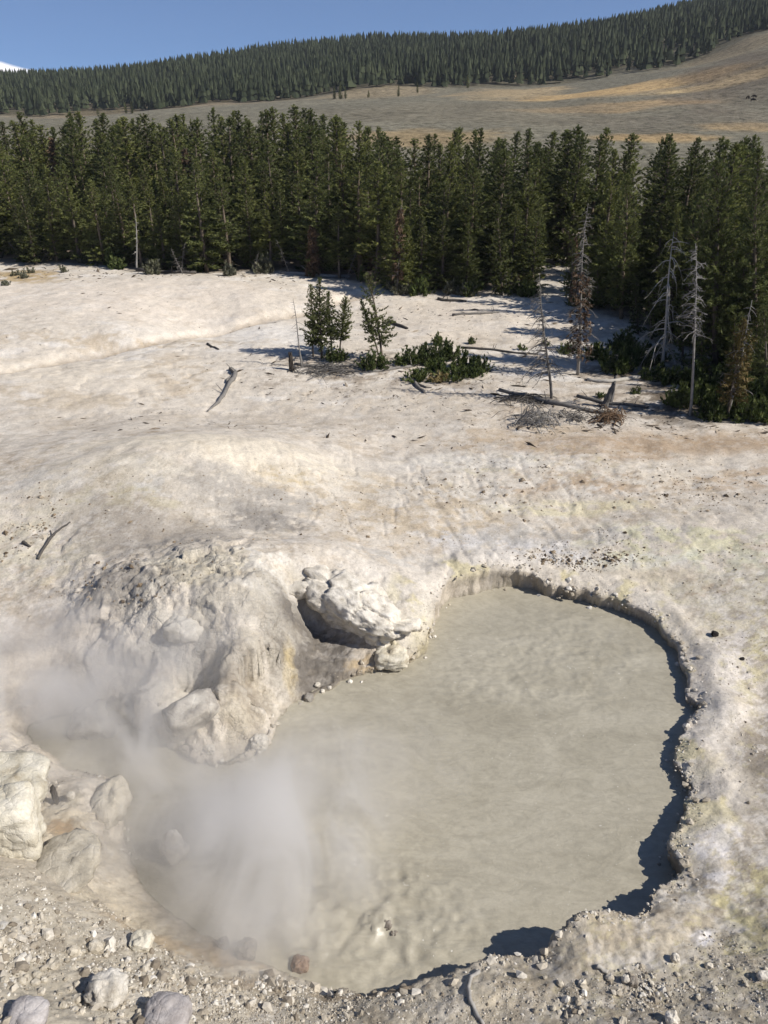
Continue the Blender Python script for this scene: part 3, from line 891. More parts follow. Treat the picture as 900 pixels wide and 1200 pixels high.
# smooth pale sinter lip round the broken banks
lipc = sstep(2.0, .9, SD + .5 * fbm2(X * .9, Y * .9, 4, 251)) * sstep(-.15, .1, SD) * sstep(.6, .95, HARD) * sstep(13.2, 15.5, Y)
lg = fbm2(X * 1.6, Y * 1.6, 5, 253, .6)[:, None]
lipcol = s2l(221, 211, 195) * KA * (1 + .10 * lg)
C = C * (1 - .72 * lipc[:, None]) + lipcol * .72 * lipc[:, None]
sul = (sstep(.10, .30, fbm2(X * .8, Y * .8, 5, 255, .62)) * lipc * .55)[:, None]
C = C * (1 - sul) + s2l(212, 199, 142) * KA * sul
# forest floor: dark litter under the trees
EDGE_PX = [(-400, 306), (-150, 306), (0, 307), (100, 311), (190, 320), (260, 321), (330, 319), (420, 330), (470, 345), (520, 344), (600, 345), (660, 349), (700, 366), (745, 380), (775, 395), (800, 405), (850, 425), (905, 440), (1000, 455), (1300, 490)]
_e = np.array([at_z(a, b, 1.7)[:2] for a, b in EDGE_PX])


def edge_y(x):
    return np.interp(x, _e[:, 0], _e[:, 1])


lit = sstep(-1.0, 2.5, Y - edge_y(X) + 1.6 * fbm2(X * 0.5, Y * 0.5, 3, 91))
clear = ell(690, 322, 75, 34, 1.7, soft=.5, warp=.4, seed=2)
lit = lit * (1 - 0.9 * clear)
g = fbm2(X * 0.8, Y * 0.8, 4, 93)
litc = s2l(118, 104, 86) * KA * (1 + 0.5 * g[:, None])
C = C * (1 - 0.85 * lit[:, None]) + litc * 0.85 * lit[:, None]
# cracked, speckled mineral texture
sp = fbm2(X * 2.6, Y * 2.6, 4, 95, 0.62)
C *= (1 + 0.10 * sp)[:, None]
sp2 = vnoise2(X * 11, Y * 11, 97)
C *= (1 + 0.05 * sp2 * sstep(40, 20, Y))[:, None]
wet = sstep(0.25, -0.05, SD) * sstep(-0.9, -0.2, SD)
C = C * (1 - 0.35 * wet[:, None]) + s2l(128, 116, 98) * 0.35 * wet[:, None]
below = (SD < 0)[:, None] & (Z < 0.05)[:, None]
C = np.where(below, s2l(150, 142, 124) * KA, C)
C = np.clip(C, 0.02, 0.86)

ii = (np.arange(NY - 1)[:, None] * NX + np.arange(NX - 1)[None, :]).ravel()
quads = np.stack([ii, ii + 1, ii + NX + 1, ii + NX], 1)
gm = mesh_np('ground', np.stack([Xn, Yn, Z], 1), [quads], True)
add_attr(gm, 'stain', C, 'FLOAT_COLOR')
add_attr(gm, 'crag', CR)
gm.materials.append(M['ground'])
gm.materials.append(M['crag'])
gm.polygons.foreach_set('material_index', (CR[quads].max(1) > .08).astype(np.int32))
ground = obj('ground', gm, M['ground'])
set_tag(ground, 'pale chalky mineral ground around the mud pool', 'ground', kind='structure')

ZG = Z.reshape(NY, NX)


def gz(x, y):
    """height of the finished ground at a place"""
    x, y = np.atleast_1d(x).astype(float), np.atleast_1d(y).astype(float)
    r = np.clip(np.interp(y, ys, np.arange(NY)), 0, NY - 1.001)
    u = np.clip(x / half_w(y), -1, 1)
    c = np.clip(np.interp(u, us, np.arange(NX)), 0, NX - 1.001)
    r0, c0 = r.astype(int), c.astype(int)
    fr, fc = r - r0, c - c0
    return (ZG[r0, c0] * (1 - fr) * (1 - fc) + ZG[r0, c0 + 1] * (1 - fr) * fc + ZG[r0 + 1, c0] * fr * (1 - fc) + ZG[r0 + 1, c0 + 1] * fr * fc)


def gp(px, py):
    """place on the finished ground for a plan-sheet point"""
    d = ray(px, py)
    t = np.concatenate([np.linspace(6, 40, 700), np.linspace(40, 130, 700)])
    z = CAM_Z + d[2] * t
    g = gz(d[0] * t, d[1] * t)
    k = np.nonzero(z <= g)[0]
    i = k[0] if len(k) else len(t) - 1
    x, y = d[0] * t[i], d[1] * t[i]
    return np.array([x, y, float(gz(x, y)[0])])


def scale_at(p):
    """metres per plan-sheet unit, upright, at a place"""
    v = np.asarray(p) - np.array([0, 0, CAM_Z])
    return (v[1] * CP - v[2] * SP) / F


# ------------------------------------------------------------------ the mud
def mud_pool():
    lo, hi = POOL[:, :2].min(0) - 0.5, POOL[:, :2].max(0) + 0.5
    st = 0.065
    nx, ny = int((hi[0] - lo[0]) / st), int((hi[1] - lo[1]) / st)
    x, y = np.meshgrid(np.linspace(lo[0], hi[0], nx), np.linspace(lo[1], hi[1], ny))
    xf, yf = x.ravel(), y.ravel()
    sd, _, _, _ = pool_sdf(xf, yf)
    ch = np.maximum.reduce([ell(430, 1080, 120, 70, 0, xf, yf, soft=.5, warp=.3), 0.5 * ell(360, 1010, 120, 70, 0, xf, yf), 0.45 * ell(640, 780, 130, 60, 0, xf, yf, warp=.4)])
    z = 0.006 * fbm2(xf * 1.6, yf * 2.4, 3, 3) + ch * (0.075 * (1 - np.abs(fbm2(xf * 1.5 + 0.5 * yf, yf * 2.4, 3, 5)) * 2.2) + 0.03 * fbm2(xf * 5, yf * 5, 3, 7))
    # splashing vent
    c = at_z(440, 1083, 0)
    r = np.hypot(xf - c[0], yf - c[1])
    z += 0.10 * np.exp(-(r / 0.35) ** 2) * (1 + 1.5 * fbm2(xf * 9, yf * 9, 2, 8)) + 0.02 * np.sin(r * 9) * np.exp(-r / 1.2)
    keep = sd < 0.45
    idx = -np.ones(len(xf), int)
    i = (np.arange(ny - 1)[:, None] * nx + np.arange(nx - 1)[None, :]).ravel()
    q = np.stack([i, i + 1, i + nx + 1, i + nx], 1)
    q = q[keep[q].all(1)]
    used = np.unique(q)
    idx[used] = np.arange(len(used))
    me = mesh_np('mud', np.stack([xf, yf, z], 1)[used], [idx[q]], True)
    add_attr(me, 'churn', ch[used])
    o = obj('mud_pool', me, M['mud'])
    set_tag(o, 'grey-brown churning liquid mud filling the pool', 'mud pool', kind='structure')


mud_pool()

# ------------------------------------------------------------------ valley meadow and wooded hill beyond
TREELINE = [(-300, 140), (-100, 134), (0, 133), (60, 133), (120, 131), (170, 128), (200, 124), (260, 118), (340, 116), (400, 108), (440, 103), (490, 104), (520, 99), (560, 101), (600, 97), (640, 96), (700, 88), (750, 80), (800, 76), (830, 66), (850, 52), (900, 36), (1000, 20), (1200, 0)]
RIDGE = [(-300, 108), (-100, 102), (0, 98), (100, 96), (180, 90), (260, 75), (340, 63), (430, 55), (540, 54), (640, 52), (700, 44), (760, 28), (820, 10), (900, -12), (1000, -30), (1200, -50)]
D_T, D_R = 520.0, 960.0
hp = []
for a, b in TREELINE:
    hp.append(at_y(a, b, D_T))
    hp.append(at_y(a, b + 0.28 * (150 - b) + 3, 360.0))
for a, b in RIDGE:
    hp.append(at_y(a, b, D_R))
    q = at_y(a, b, D_R)
    hp.append(np.array([q[0] * 1.35, 1400.0, q[2] * 0.55]))
for a in (-300, -100, 50, 200, 350, 500, 650, 800, 950, 1200):
    q = at_y(a, 162, 220.0)
    hp.append(q)
    for yy, zz in ((150, 0.3), (110, 1.2), (95, 1.45)):
        q2 = at_y(a, 200, yy)
        hp.append(np.array([q2[0], yy, zz]))
hp = np.array(hp)
hill_h = RBF(hp[:, :2] / 50.0, hp[:, 2], 0.8, 1e-2)
hy = np.geomspace(100, 1500, 330)
hu = np.linspace(-1, 1, 300)
HX = (hu[None, :] * (0.72 * hy + 30)[:, None]).ravel()
HY = np.repeat(hy, 300)


def hill_z(x, y):
    x, y = np.asarray(x, float), np.asarray(y, float)
    z = hill_h(x / 50, y / 50)
    k = sstep(200, 320, y) * sstep(800, 520, y)
    return z + k * (2.4 * fbm2(x * 0.012, y * 0.009, 3, 7)) + sstep(130, 200, y) * 0.5 * fbm2(x * 0.05, y * 0.05, 3, 8) - 0.12


HZ = hill_z(HX, HY)
HC = np.tile(s2l(131, 126, 109) * 0.85, (len(HX), 1))


def hill_patch(px, py, rx, ry, rgb, a, seed=0, d=None):
    """patch given on the plan sheet; the hill under it is found by marching"""
    global HC
    r = ray(px, py)
    t = np.linspace(150, 1100, 900)
    k = np.nonzero(CAM_Z + r[2] * t <= hill_z(r[0] * t, r[1] * t))[0]
    if not len(k):
        return
    y0 = r[1] * t[k[0]]
    x0 = r[0] * t[k[0]]
    r2 = ray(px, py - ry)
    k2 = np.nonzero(CAM_Z + r2[2] * t <= hill_z(r2[0] * t, r2[1] * t))[0]
    y2 = r2[1] * t[k2[0]] if len(k2) else y0 + 60
    ax = rx * math.hypot(x0, y0) / F
    ay = max(8.0, abs(y2 - y0))
    rr = np.hypot((HX - x0 - x0 / y0 * (HY - y0)) / ax, (HY - y0) / ay) + 0.5 * fbm2(HX / ax * 2 + seed, HY / ay * 2, 4, seed)
    m = sstep(1.4, 0.6, rr)[:, None] * a
    HC = HC * (1 - m) + s2l(*rgb) * 0.85 * m


for a in [(500, 160, 90, 8, (174, 148, 104), .55, 1), (600, 108, 60, 4, (194, 170, 130), .6, 2), (730, 106, 110, 5, (206, 174, 124), .8, 3), (720, 126, 90, 4, (192, 162, 118), .7, 4), (860, 95, 70, 3, (216, 190, 142), .9, 5), (620, 90, 50, 3, (196, 166, 118), .6, 6),
          (880, 149, 50, 5, (196, 168, 122), .7, 7), (760, 162, 60, 4, (190, 160, 112), .7, 8), (860, 62, 70, 10, (160, 142, 112), .5, 9), (160, 130, 150, 12, (166, 146, 118), .5, 10), (440, 108, 60, 8, (172, 150, 116), .4, 11), (800, 140, 120, 12, (116, 108, 94), .5, 12), (560, 130, 160, 10, (128, 120, 102), .5, 13), (870, 75, 60, 10, (112, 100, 86), .6, 14)]:
    hill_patch(*a)
wood = sstep(-14, 14, HY - np.interp(HX / HY, [ray(a, b)[0] / ray(a, b)[1] for a, b in TREELINE], [D_T] * len(TREELINE)))
HC = HC * (1 - 0.6 * wood[:, None]) + s2l(84, 78, 60) * 0.6 * wood[:, None]
i = (np.arange(329)[:, None] * 300 + np.arange(299)[None, :]).ravel()
hm = mesh_np('hill', np.stack([HX, HY, HZ], 1), [np.stack([i, i + 1, i + 301, i + 300], 1)], True)
add_attr(hm, 'stain', HC, 'FLOAT_COLOR')
set_tag(obj('hill', hm, M['hill']), 'sagebrush meadow rising to a wooded hill', 'hill', kind='structure')

# sky: a low bank of cloud stands over the far end of the valley
t_ = NT(world.node_tree)
dirv = t_.n('TexCoord').outputs['Generated']
sx = t_.n('SeparateXYZ')
t_.l(dirv, sx.inputs[0])
dc = ray(8, 78)
dc = dc / np.linalg.norm(dc)
el = math.degrees(math.asin(dc[2]))
edge = t_.math('ADD', t_.math('MULTIPLY', t_.noise(dirv, 14.0, 4, 0.55), 0.008), t_.math('MULTIPLY', t_.math('ADD', sx.outputs[0], 0.43), -0.22))
edge = t_.math('MINIMUM', t_.math('ADD', edge, 0.0185), 0.06)
cl = t_.math('SUBTRACT', edge, sx.outputs[2])
cl = t_.math('MULTIPLY', cl, 400.0, True)
cl = t_.math('MULTIPLY', cl, t_.math('LESS_THAN', sx.outputs[0], -0.2))
cl = t_.math('MULTIPLY', cl, t_.ramp(t_.noise(dirv, 30.0, 5, 0.6), [(0.3, 0.75), (0.6, 1.0)]))
up = t_.n('VectorMath', operation='ADD')
t_.l(dirv, up.inputs[0])
up.inputs[1].default_value = (0, 0, 0.16)
nrm = t_.n('VectorMath', operation='NORMALIZE')
t_.l(up.outputs[0], nrm.inputs[0])
t_.l(nrm.outputs[0], w_sky.inputs['Vector']) if 'Vector' in w_sky.inputs else None
tint = t_.mix(1.0, w_sky.outputs[0], (0.93, 0.95, 1.03), 'MULTIPLY')
skyc = t_.mix(cl, tint, (11.0, 10.9, 11.2))
t_.l(skyc, w_bg.inputs['Color'])

# ------------------------------------------------------------------ plant builders
def unit(v):
    v = np.asarray(v, float)
    return v / (np.linalg.norm(v, axis=-1, keepdims=True) + 1e-9)


def tufts(mb, rng, centres, dirs, size, m=7, up=0.25, spread=0.9, wid=0.22, tone=None):
    """needle tufts: m pointed blades round every centre"""
    centres, dirs = np.asarray(centres, float), np.asarray(dirs, float)
    n = len(centres)
    if not n:
        return
    c = np.repeat(centres, m, 0)
    d = unit(np.repeat(dirs, m, 0) * 0.8 + rng.normal(0, spread * 0.6, (n * m, 3)) + [0, 0, up])
    size = np.repeat(np.broadcast_to(np.asarray(size, float), (n,)), m)[:, None]
    L = size * rng.uniform(0.6, 1.25, n * m)[:, None]
    w = unit(np.cross(d, rng.normal(0, 1, (n * m, 3)))) * L * wid
    c = c + rng.normal(0, 1, c.shape) * size * 0.18
    V = np.stack([c - w - d * L * 0.15, c + w - d * L * 0.15, c + d * L], 1).reshape(-1, 3)
    if tone is None:
        tone = rng.uniform(0.15, 0.85, n)
    tv = np.clip(np.repeat(np.repeat(tone, m) + rng.normal(0, 0.12, n * m), 3), 0, 1)
    mb.add(V, np.arange(n * m * 3).reshape(-1, 3), None, tv)


def trunk_line(rng, h, lean=(0, 0), wob=0.02, n=9, bend=0.0):
    t = np.linspace(0, 1, n)
    ph = rng.uniform(0, 6.28, 2)
    x = lean[0] * h * t + wob * h * np.sin(t * 5 + ph[0]) * t + bend * h * np.sin(t * PI)
    y = lean[1] * h * t + wob * h * np.sin(t * 4 + ph[1]) * t
    return np.stack([x, y, h * t], 1)


def at_line(P, t):
    k = np.clip(t * (len(P) - 1), 0, len(P) - 1.001)
    i = int(k)
    return P[i] * (1 - (k - i)) + P[i + 1] * (k - i)


def pine(seed, h, cb=0.12, rm=0.14, tuft=0.36, dens=1.0, lean=(0, 0), wob=0.012, bare=0.3, m=7, rtop=0.75, r0=None, gap=0.0, bend=0.0, up=0.25):
    """-> (trunk mesh with limbs, crown mesh)"""
    rng = np.random.default_rng(seed)
    P = trunk_line(rng, h, lean, wob, 10, bend)
    r0 = r0 or (0.011 * h + 0.03)
    tb, cbm = MB(), MB()
    tt = np.linspace(0, 1, 10)
    P0 = P.copy()
    P0[0, 2] -= 0.25
    tb.tube(P0, r0 * (1 - tt) ** 0.8 + 0.012, 7, 0.55)
    nb = int(h * 11 * dens)
    R = rm * h
    cs, ds, tones, szs = [], [], [], []
    az = rng.uniform(0, 6.28)
    holes = rng.uniform(0, 1, (3, 2))
    for i in range(nb):
        u = (i + rng.uniform(0, 1)) / nb
        t = u ** 1.05
        zf = cb + (0.985 - cb) * t
        prof = (1 - t) ** rtop * (0.62 + 0.38 * sstep(-0.05, 0.25, np.array(t)))
        L = R * float(prof) * rng.uniform(0.5, 1.25) + 0.10
        az += 2.4 + rng.normal(0, 0.4)
        if gap and any(abs(t - hh[0]) < 0.10 and abs(((az / 6.283) % 1) - hh[1]) < gap for hh in holes):
            continue
        el = math.radians(-18 + 62 * t + rng.normal(0, 9))
        o = at_line(P, zf)
        d0 = np.array([math.cos(az) * math.cos(el), math.sin(az) * math.cos(el), math.sin(el)])
        n = 5
        s = np.linspace(0, 1, n)[:, None]
        pts = o + d0 * L * s + np.array([0, 0, 1.0]) * L * 0.22 * s ** 2
        tb.tube(pts[[0, 2, 4]], np.array([0.02, 0.014, 0.006]) * (0.6 + h * 0.05), 3, 0.3)
        k = max(2, int(L * (1 - 0.28) / (tuft * 0.52)))
        f = np.linspace(0.28, 1.02, k)
        tone = rng.uniform(0.2, 0.8)
        for q in f:
            side = rng.normal(0, 1, 3) * L * 0.11 * (1.15 - q)
            cs.append(o + d0 * L * q + np.array([0, 0, L * 0.22 * q * q]) + side)
            ds.append(d0 + [0, 0, 0.25])
            tones.append(np.clip(tone + rng.normal(0, 0.15), 0, 1))
            szs.append(tuft * (1 - .45 * t))
    # leader
    for q in np.linspace(0.86, 1.0, 6):
        cs.append(at_line(P, q) + rng.normal(0, 0.02, 3))
        ds.append(np.array([0, 0, 1.0]))
        tones.append(0.6)
        szs.append(tuft * .5)
    # dead lower limbs
    for i in range(int(h * 2.6 * bare)):
        zf = rng.uniform(0.04, cb + 0.12)
        a = rng.uniform(0, 6.28)
        L = R * rng.uniform(0.25, 0.8)
        d0 = np.array([math.cos(a), math.sin(a), rng.uniform(-0.5, 0.1)])
        o = at_line(P, zf)
        tb.tube([o, o + d0 * L * 0.5, o + d0 * L + [0, 0, -0.1 * L]], [0.022, 0.015, 0.006], 3, 0.8)
    tufts(cbm, rng, np.array(cs), np.array(ds), np.array(szs), m, up, tone=np.array(tones))
    return tb.mesh('trunk', True), cbm.mesh('crown')


def snag(seed, h, lean=(0, 0), nb=60, blen=0.16, droop=0.5, b0=0.2, r0=0.09, twigs=3, tone=0.6, wob=0.015, skew=None, bend=0.0, taper=0.6, twl=0.35):
    """bare dead tree -> (trunk mesh, branch mesh)"""
    rng = np.random.default_rng(seed)
    P = trunk_line(rng, h, lean, wob, 10, bend)
    tb, bb = MB(), MB()
    sep = []
    P0 = P.copy()
    P0[0, 2] -= 0.25
    ttn = np.linspace(0, 1, 10)
    tone_v = np.repeat(np.clip(tone + 0.25 * (1 - ttn * 6).clip(0), 0, 1), 6)
    tb.tube(P0, r0 * (1 - ttn) ** 0.9 + 0.012, 6, tone_v)
    for i in range(nb):
        t = b0 + (0.98 - b0) * (i + rng.uniform(0, 1)) / nb
        a = rng.uniform(0, 6.28) if skew is None else rng.normal(skew, 1.1)
        L = h * blen * (1 - t) ** taper * rng.uniform(0.35, 1.25) + 0.1
        d = np.array([math.cos(a), math.sin(a), rng.uniform(-0.15, 0.35)])
        o = at_line(P, t)
        s = np.linspace(0, 1, 5)[:, None]
        jit = np.cumsum(rng.normal(0, 0.05 * L, (5, 3)), 0) * s
        pts = o + d * L * s + np.array([0, 0, -1.0]) * droop * rng.uniform(.2, 1.5) * L * s ** 2 + jit
        if nb <= 30:
            bb = MB()
            sep.append(bb)
        rb = 0.014 + 0.018 * L
        bb.tube(pts, np.linspace(rb, 0.005, 5), 4, tone + rng.uniform(-0.15, 0.1))
        for k in range(rng.poisson(twigs)):
            q = rng.uniform(0.3, 1)
            b = at_line(pts, q)
            dd = unit(d + rng.normal(0, 0.7, 3) + [0, 0, -droop * 0.7])
            l2 = L * twl * rng.uniform(0.4, 1.1)
            bb.tube([b, b + dd * l2 * 0.5, b + dd * l2 + [0, 0, -0.15 * droop * l2]], [0.013, 0.010, 0.005], 3, tone + rng.uniform(-0.2, 0.1))
    if sep:
        return tb.mesh('trunk', True), [b_.mesh('branch') for b_ in sep]
    return tb.mesh('trunk', True), bb.mesh('branches')


def clothe(seed, h, lean, n, rm, tuft, t0=0.2, t1=0.95, m=6, droop=-0.5, wob=0.015, bend=0.0):
    """clumps of dead needles hanging round a snag's trunk (same trunk line as snag with this seed)"""
    rng = np.random.default_rng(seed)
    P = trunk_line(rng, h, lean, wob, 10, bend)
    rng = np.random.default_rng(seed + 99)
    mb = MB()
    cs, ds, tn = [], [], []
    for i in range(n):
        t = rng.uniform(t0, t1)
        a = rng.uniform(0, 6.28)
        r = rm * h * (1 - t) ** 0.55 * math.sqrt(rng.uniform(0.02, 1))
        cs.append(at_line(P, t) + [r * math.cos(a), r * math.sin(a), -0.25 * r])
        ds.append([math.cos(a) * 0.5, math.sin(a) * 0.5, droop])
        tn.append(rng.uniform(0.1, 0.9))
    tufts(mb, rng, np.array(cs), np.array(ds), tuft, m, 0.0, tone=np.array(tn))
    return mb.mesh('dead_needles')


def shrub_mesh(seed, rx, ry, h, n=90, tuft=0.22, m=8, up=0.6):
    rng = np.random.default_rng(seed)
    sb, fb = MB(), MB()
    cs, ds, tn = [], [], []
    for i in range(n):
        a, r = rng.uniform(0, 6.28), math.sqrt(rng.uniform(0, 1))
        x, y = rx * r * math.cos(a), ry * r * math.sin(a)
        hh = h * (1.05 - 0.75 * r * r) * rng.uniform(0.25, 1.25)
        lean = np.array([x, y, 0]) * 0.25
        p0 = np.array([x * 0.75, y * 0.75, -0.08])
        p1 = np.array([x, y, hh]) + lean
        if i % 2 == 0:
            sb.tube([p0, p0 * 0.4 + p1 * 0.6 + rng.normal(0, 0.03, 3), p1], [0.016, 0.012, 0.006], 3, 0.4)
        tone = rng.uniform(0.15, 0.85)
        for q in np.linspace(0.25, 1.0, max(2, int(hh / (tuft * 0.55)))):
            cs.append(p0 * (1 - q) + p1 * q + rng.normal(0, tuft * 0.35, 3) * [1, 1, 0.6])
            ds.append(unit(p1 - p0) + rng.normal(0, 0.25, 3))
            tn.append(np.clip(tone + rng.normal(0, 0.12), 0, 1))
    cs = np.array(cs)
    cs[:, 2] = np.maximum(cs[:, 2], 0.03)
    tufts(fb, rng, cs, np.array(ds), tuft, m, up, tone=np.array(tn))
    return sb.mesh('stem'), fb.mesh('foliage')


def plant(name, loc, parts, label, cat, group=None, rz=0.0, scale=1.0):
    r = empty(name, loc, rz, scale)
    set_tag(r, label, cat, group)
    for nm, me, mat in parts:
        q = obj(nm, me, mat, r)
        if nm == 'branches':
            q['kind'] = 'stuff'
    return r


# ------------------------------------------------------------------ forest belt
rngF = np.random.default_rng(7)
PV = []
for k, (h, cb, rm, dens, gap, bare, rt) in enumerate([(11, .04, .165, 1.3, .10, .5, .72), (11, .07, .145, 1.25, .12, .6, .68), (11, .03, .185, 1.3, .14, .5, .78), (11, .16, .15, 1.1, .16, 1.0, .75), (11, .05, .15, 1.3, .10, .5, .72), (11, .26, .14, 1.0, .18, 1.4, .65), (11, .03, .175, 1.3, .12, .3, .7), (11, .10, .125, 1.15, .14, .8, .68), (11, .36, .135, .9, .18, 1.6, .6)]):
    PV.append(pine(100 + k, h, cb, rm, 0.30, dens * 1.25, (rngF.normal(0, .012), rngF.normal(0, .012)), .008, bare, 9, rt, gap=gap))
RV = (snag(150, 10, nb=70, blen=.12, droop=.3, tone=.35), clothe(150, 10, (0, 0), 300, .10, .30, .15, .97))

SKY_PX = [(-120, 128), (0, 128), (60, 132), (130, 130), (190, 128), (255, 125), (320, 118), (350, 122), (400, 132), (430, 140), (460, 158), (490, 158), (530, 148), (580, 150), (645, 145), (680, 142), (725, 143), (760, 155), (810, 148), (850, 158), (900, 153), (1050, 150)]


def to_sheet(p):
    v = np.asarray(p, float) - [0, 0, CAM_Z]
    dep = v[1] * CP - v[2] * SP
    return 450 + F * v[0] / dep, 600 - F * (v[1] * SP + v[2] * CP) / dep


def gh(x, y):
    return float(gz(x, y)[0]) if y < 101 else float(max(hill_z(np.array([x]), np.array([y]))[0], gz(x, y)[0] if y < 107.5 else -99))


spots = []
clr = at_z(692, 322, 1.7)
tries = 0
while len(spots) < 292 and tries < 60000:
    tries += 1
    x = rngF.uniform(-62, 60)
    e = float(edge_y(np.array([x]))[0])
    dep = rngF.uniform(0.0, 1.0) ** 1.35
    y = e + 1.0 + dep * (39 if x < 28 else 50)
    z = gh(x, y)
    sx_, sy_ = to_sheet((x, y, z))
    if sx_ < -45 or sx_ > 945:
        continue
    if ((x - clr[0]) / 6.0) ** 2 + ((y - clr[1] + 2) / 6.0) ** 2 < 1 and rngF.uniform() < 0.75:
        continue
    dm = 1.75 + 1.3 * dep
    if any((x - a) ** 2 + (y - b) ** 2 < dm * dm for a, b, *_ in spots):
        continue
    spots.append((x, y, z, dep, sx_))

FOREST_LABEL = 'green pine in the dense forest belt behind the white flat'
for i, (x, y, z, dep, sx_) in enumerate(spots):
    lim = np.interp(sx_, [a for a, b in SKY_PX], [b for a, b in SKY_PX]) + rngF.exponential(7)
    hmax = at_y(sx_, lim, y)[2] - z
    h = min(rngF.uniform(5.5, 10.5) + 5.0 * dep, hmax)
    if dep > 0.35 and rngF.uniform() < 0.6:
        h = max(h, hmax * rngF.uniform(0.9, 1.0))
    h = max(4.0, h)
    rust = rngF.uniform() < 0.035 and dep < 0.5
    if rust:
        k = h * 0.85 / 10
        r = plant('dead_pine', (x, y, z), [], 'dead pine with rust-brown needles among the green forest trees', 'tree', 'dead pines with rust-brown needles in the forest belt', rngF.uniform(0, 6.28), k)
        for nm, me, mt in (('trunk', RV[0][0], M['bark']), ('branches', RV[0][1], M['dead_wood']), ('dead_needles', RV[1], M['rust_needles'])):
            q = obj(nm, me, mt, r)
            if nm == 'branches':
                q['kind'] = 'stuff'
        continue
    v = int(rngF.integers(0, len(PV))) if dep > 0.12 else int(rngF.choice([0, 1, 2, 4, 6, 7, 3, 5]))
    k = h / 11
    r = empty('pine_tree', (x, y, z), rngF.uniform(0, 6.28), k)
    w = rngF.uniform(1.2, 1.75)
    r.scale = (k * w, k * w, k)
    if dep < .10:
        set_tag(r, 'green pine in the front row of the forest, facing the white flat', 'tree', 'green pines in the front row of the forest')
    elif dep > .5:
        set_tag(r, 'tall green pine at the back of the forest, top against the meadow', 'tree', 'green pines at the back of the forest')
    else:
        set_tag(r, 'green pine inside the dense forest belt, behind its front row', 'tree', 'green pines inside the forest belt')
    obj('trunk', PV[v][0], M['bark'], r)
    obj('crown', PV[v][1], M['needles'], r)

# ------------------------------------------------------------------ trees that stand on their own
def upright(px0, py0, px1, py1):
    """foot on the ground, height and sideways lean for a stem seen from foot to top on the plan sheet"""
    p = gp(px0, py0)
    q = at_y(px1, py1, p[1])
    h = q[2] - p[2]
    return p, h, ((q[0] - p[0]) / h, 0.0)


def own_pine(name, seed, foot, top, label, group=None, mat='needles', **kw):
    p, h, ln = upright(*foot, *top)
    a, b = pine(seed, h, lean=ln, **kw)
    return plant(name, p, [('trunk', a, M['bark']), ('crown', b, M[mat])], label, 'tree', group)


own_pine('young_pine', 301, (377, 420), (374, 326), 'tallest young pine of the clump on the white flat', cb=.18, rm=.20, tuft=.19, dens=2.6, bare=.4, gap=.12, m=7, r0=.07)
own_pine('young_pine', 302, (367, 419), (364, 334), 'thin dark young pine next to the bare pole in the clump', cb=.18, rm=.15, tuft=.18, dens=2.4, bare=.4, gap=.14, r0=.05)
own_pine('young_pine', 303, (389, 416), (385, 342), 'slim young pine in the middle of the clump, between taller neighbours', cb=.30, rm=.14, tuft=.18, dens=2.4, bare=.6, gap=.14, r0=.05)
own_pine('young_pine', 304, (398, 412), (405, 349), 'shortest young pine of the clump with a dense pointed crown', cb=.24, rm=.21, tuft=.19, dens=3.0, bare=.3, gap=.1, r0=.05)
own_pine('leaning_pine', 305, (448, 420), (430, 322), 'open-crowned young pine leaning over beside the low shrubs', cb=.20, rm=.21, tuft=.18, dens=1.9, bare=.7, gap=.2, r0=.075, rtop=.5, bend=.02)
own_pine('leaning_pine', 306, (444, 416), (424, 352), 'thin leaning stem with few needles behind the open-crowned pine', cb=.42, rm=.12, tuft=.24, dens=.9, bare=.5, gap=.2, r0=.045)
own_pine('large_pine', 307, (838, 436), (840, 187), 'large broad pine with an open sunlit crown behind the snags', cb=.16, rm=.175, tuft=.28, dens=2.6, bare=.5, gap=.12, r0=.2, rtop=.62)
own_pine('edge_pine', 308, (728, 374), (735, 205), 'bushy pine at the clearing edge beside the tall silver snag', cb=.10, rm=.13, tuft=.28, dens=1.9, bare=.5, gap=.1)
own_pine('edge_pine', 309, (884, 438), (888, 170), 'dark pine right of the large broad pine', cb=.15, rm=.13, tuft=.28, dens=1.9, bare=.5, gap=.1)
own_pine('edge_pine', 310, (478, 341), (478, 265), 'short bright pine standing at the very edge of the flat', cb=.04, rm=.17, tuft=.27, dens=2.0, bare=.2, gap=.1)
own_pine('edge_pine', 311, (588, 346), (584, 240), 'bushy low-branched pine at the forest edge by the clearing', cb=.03, rm=.16, tuft=.28, dens=1.9, bare=.2, gap=.1)
own_pine('edge_pine', 312, (786, 402), (792, 240), 'narrow pine rising behind the silver snag', cb=.12, rm=.12, tuft=.28, dens=1.8, bare=.4, gap=.1)
own_pine('sickly_pine', 313, (852, 491), (872, 375), 'sickly young pine with yellow-brown needles at the edge of the snags', cb=.2, rm=.14, tuft=.26, dens=1.1, bare=.8, gap=.2, r0=.06, mat='sick') if 'sick' in M else None


def own_snag(name, seed, foot, top, label, group=None, needles=None, mat='dead_wood', **kw):
    p, h, ln = upright(*foot, *top)
    a, b = snag(seed, h, lean=ln, **kw)
    parts = [('trunk', a, M['dead_wood'])] + ([('branch', q, M[mat]) for q in b] if isinstance(b, list) else [('branches', b, M[mat])])
    if needles:
        n, rm, tf, t0, t1, nm = needles
        parts.append(('dead_needles', clothe(seed, h, ln, n, rm, tf, t0, t1), M[nm]))
    return plant(name, p, parts, label, 'dead tree', group)


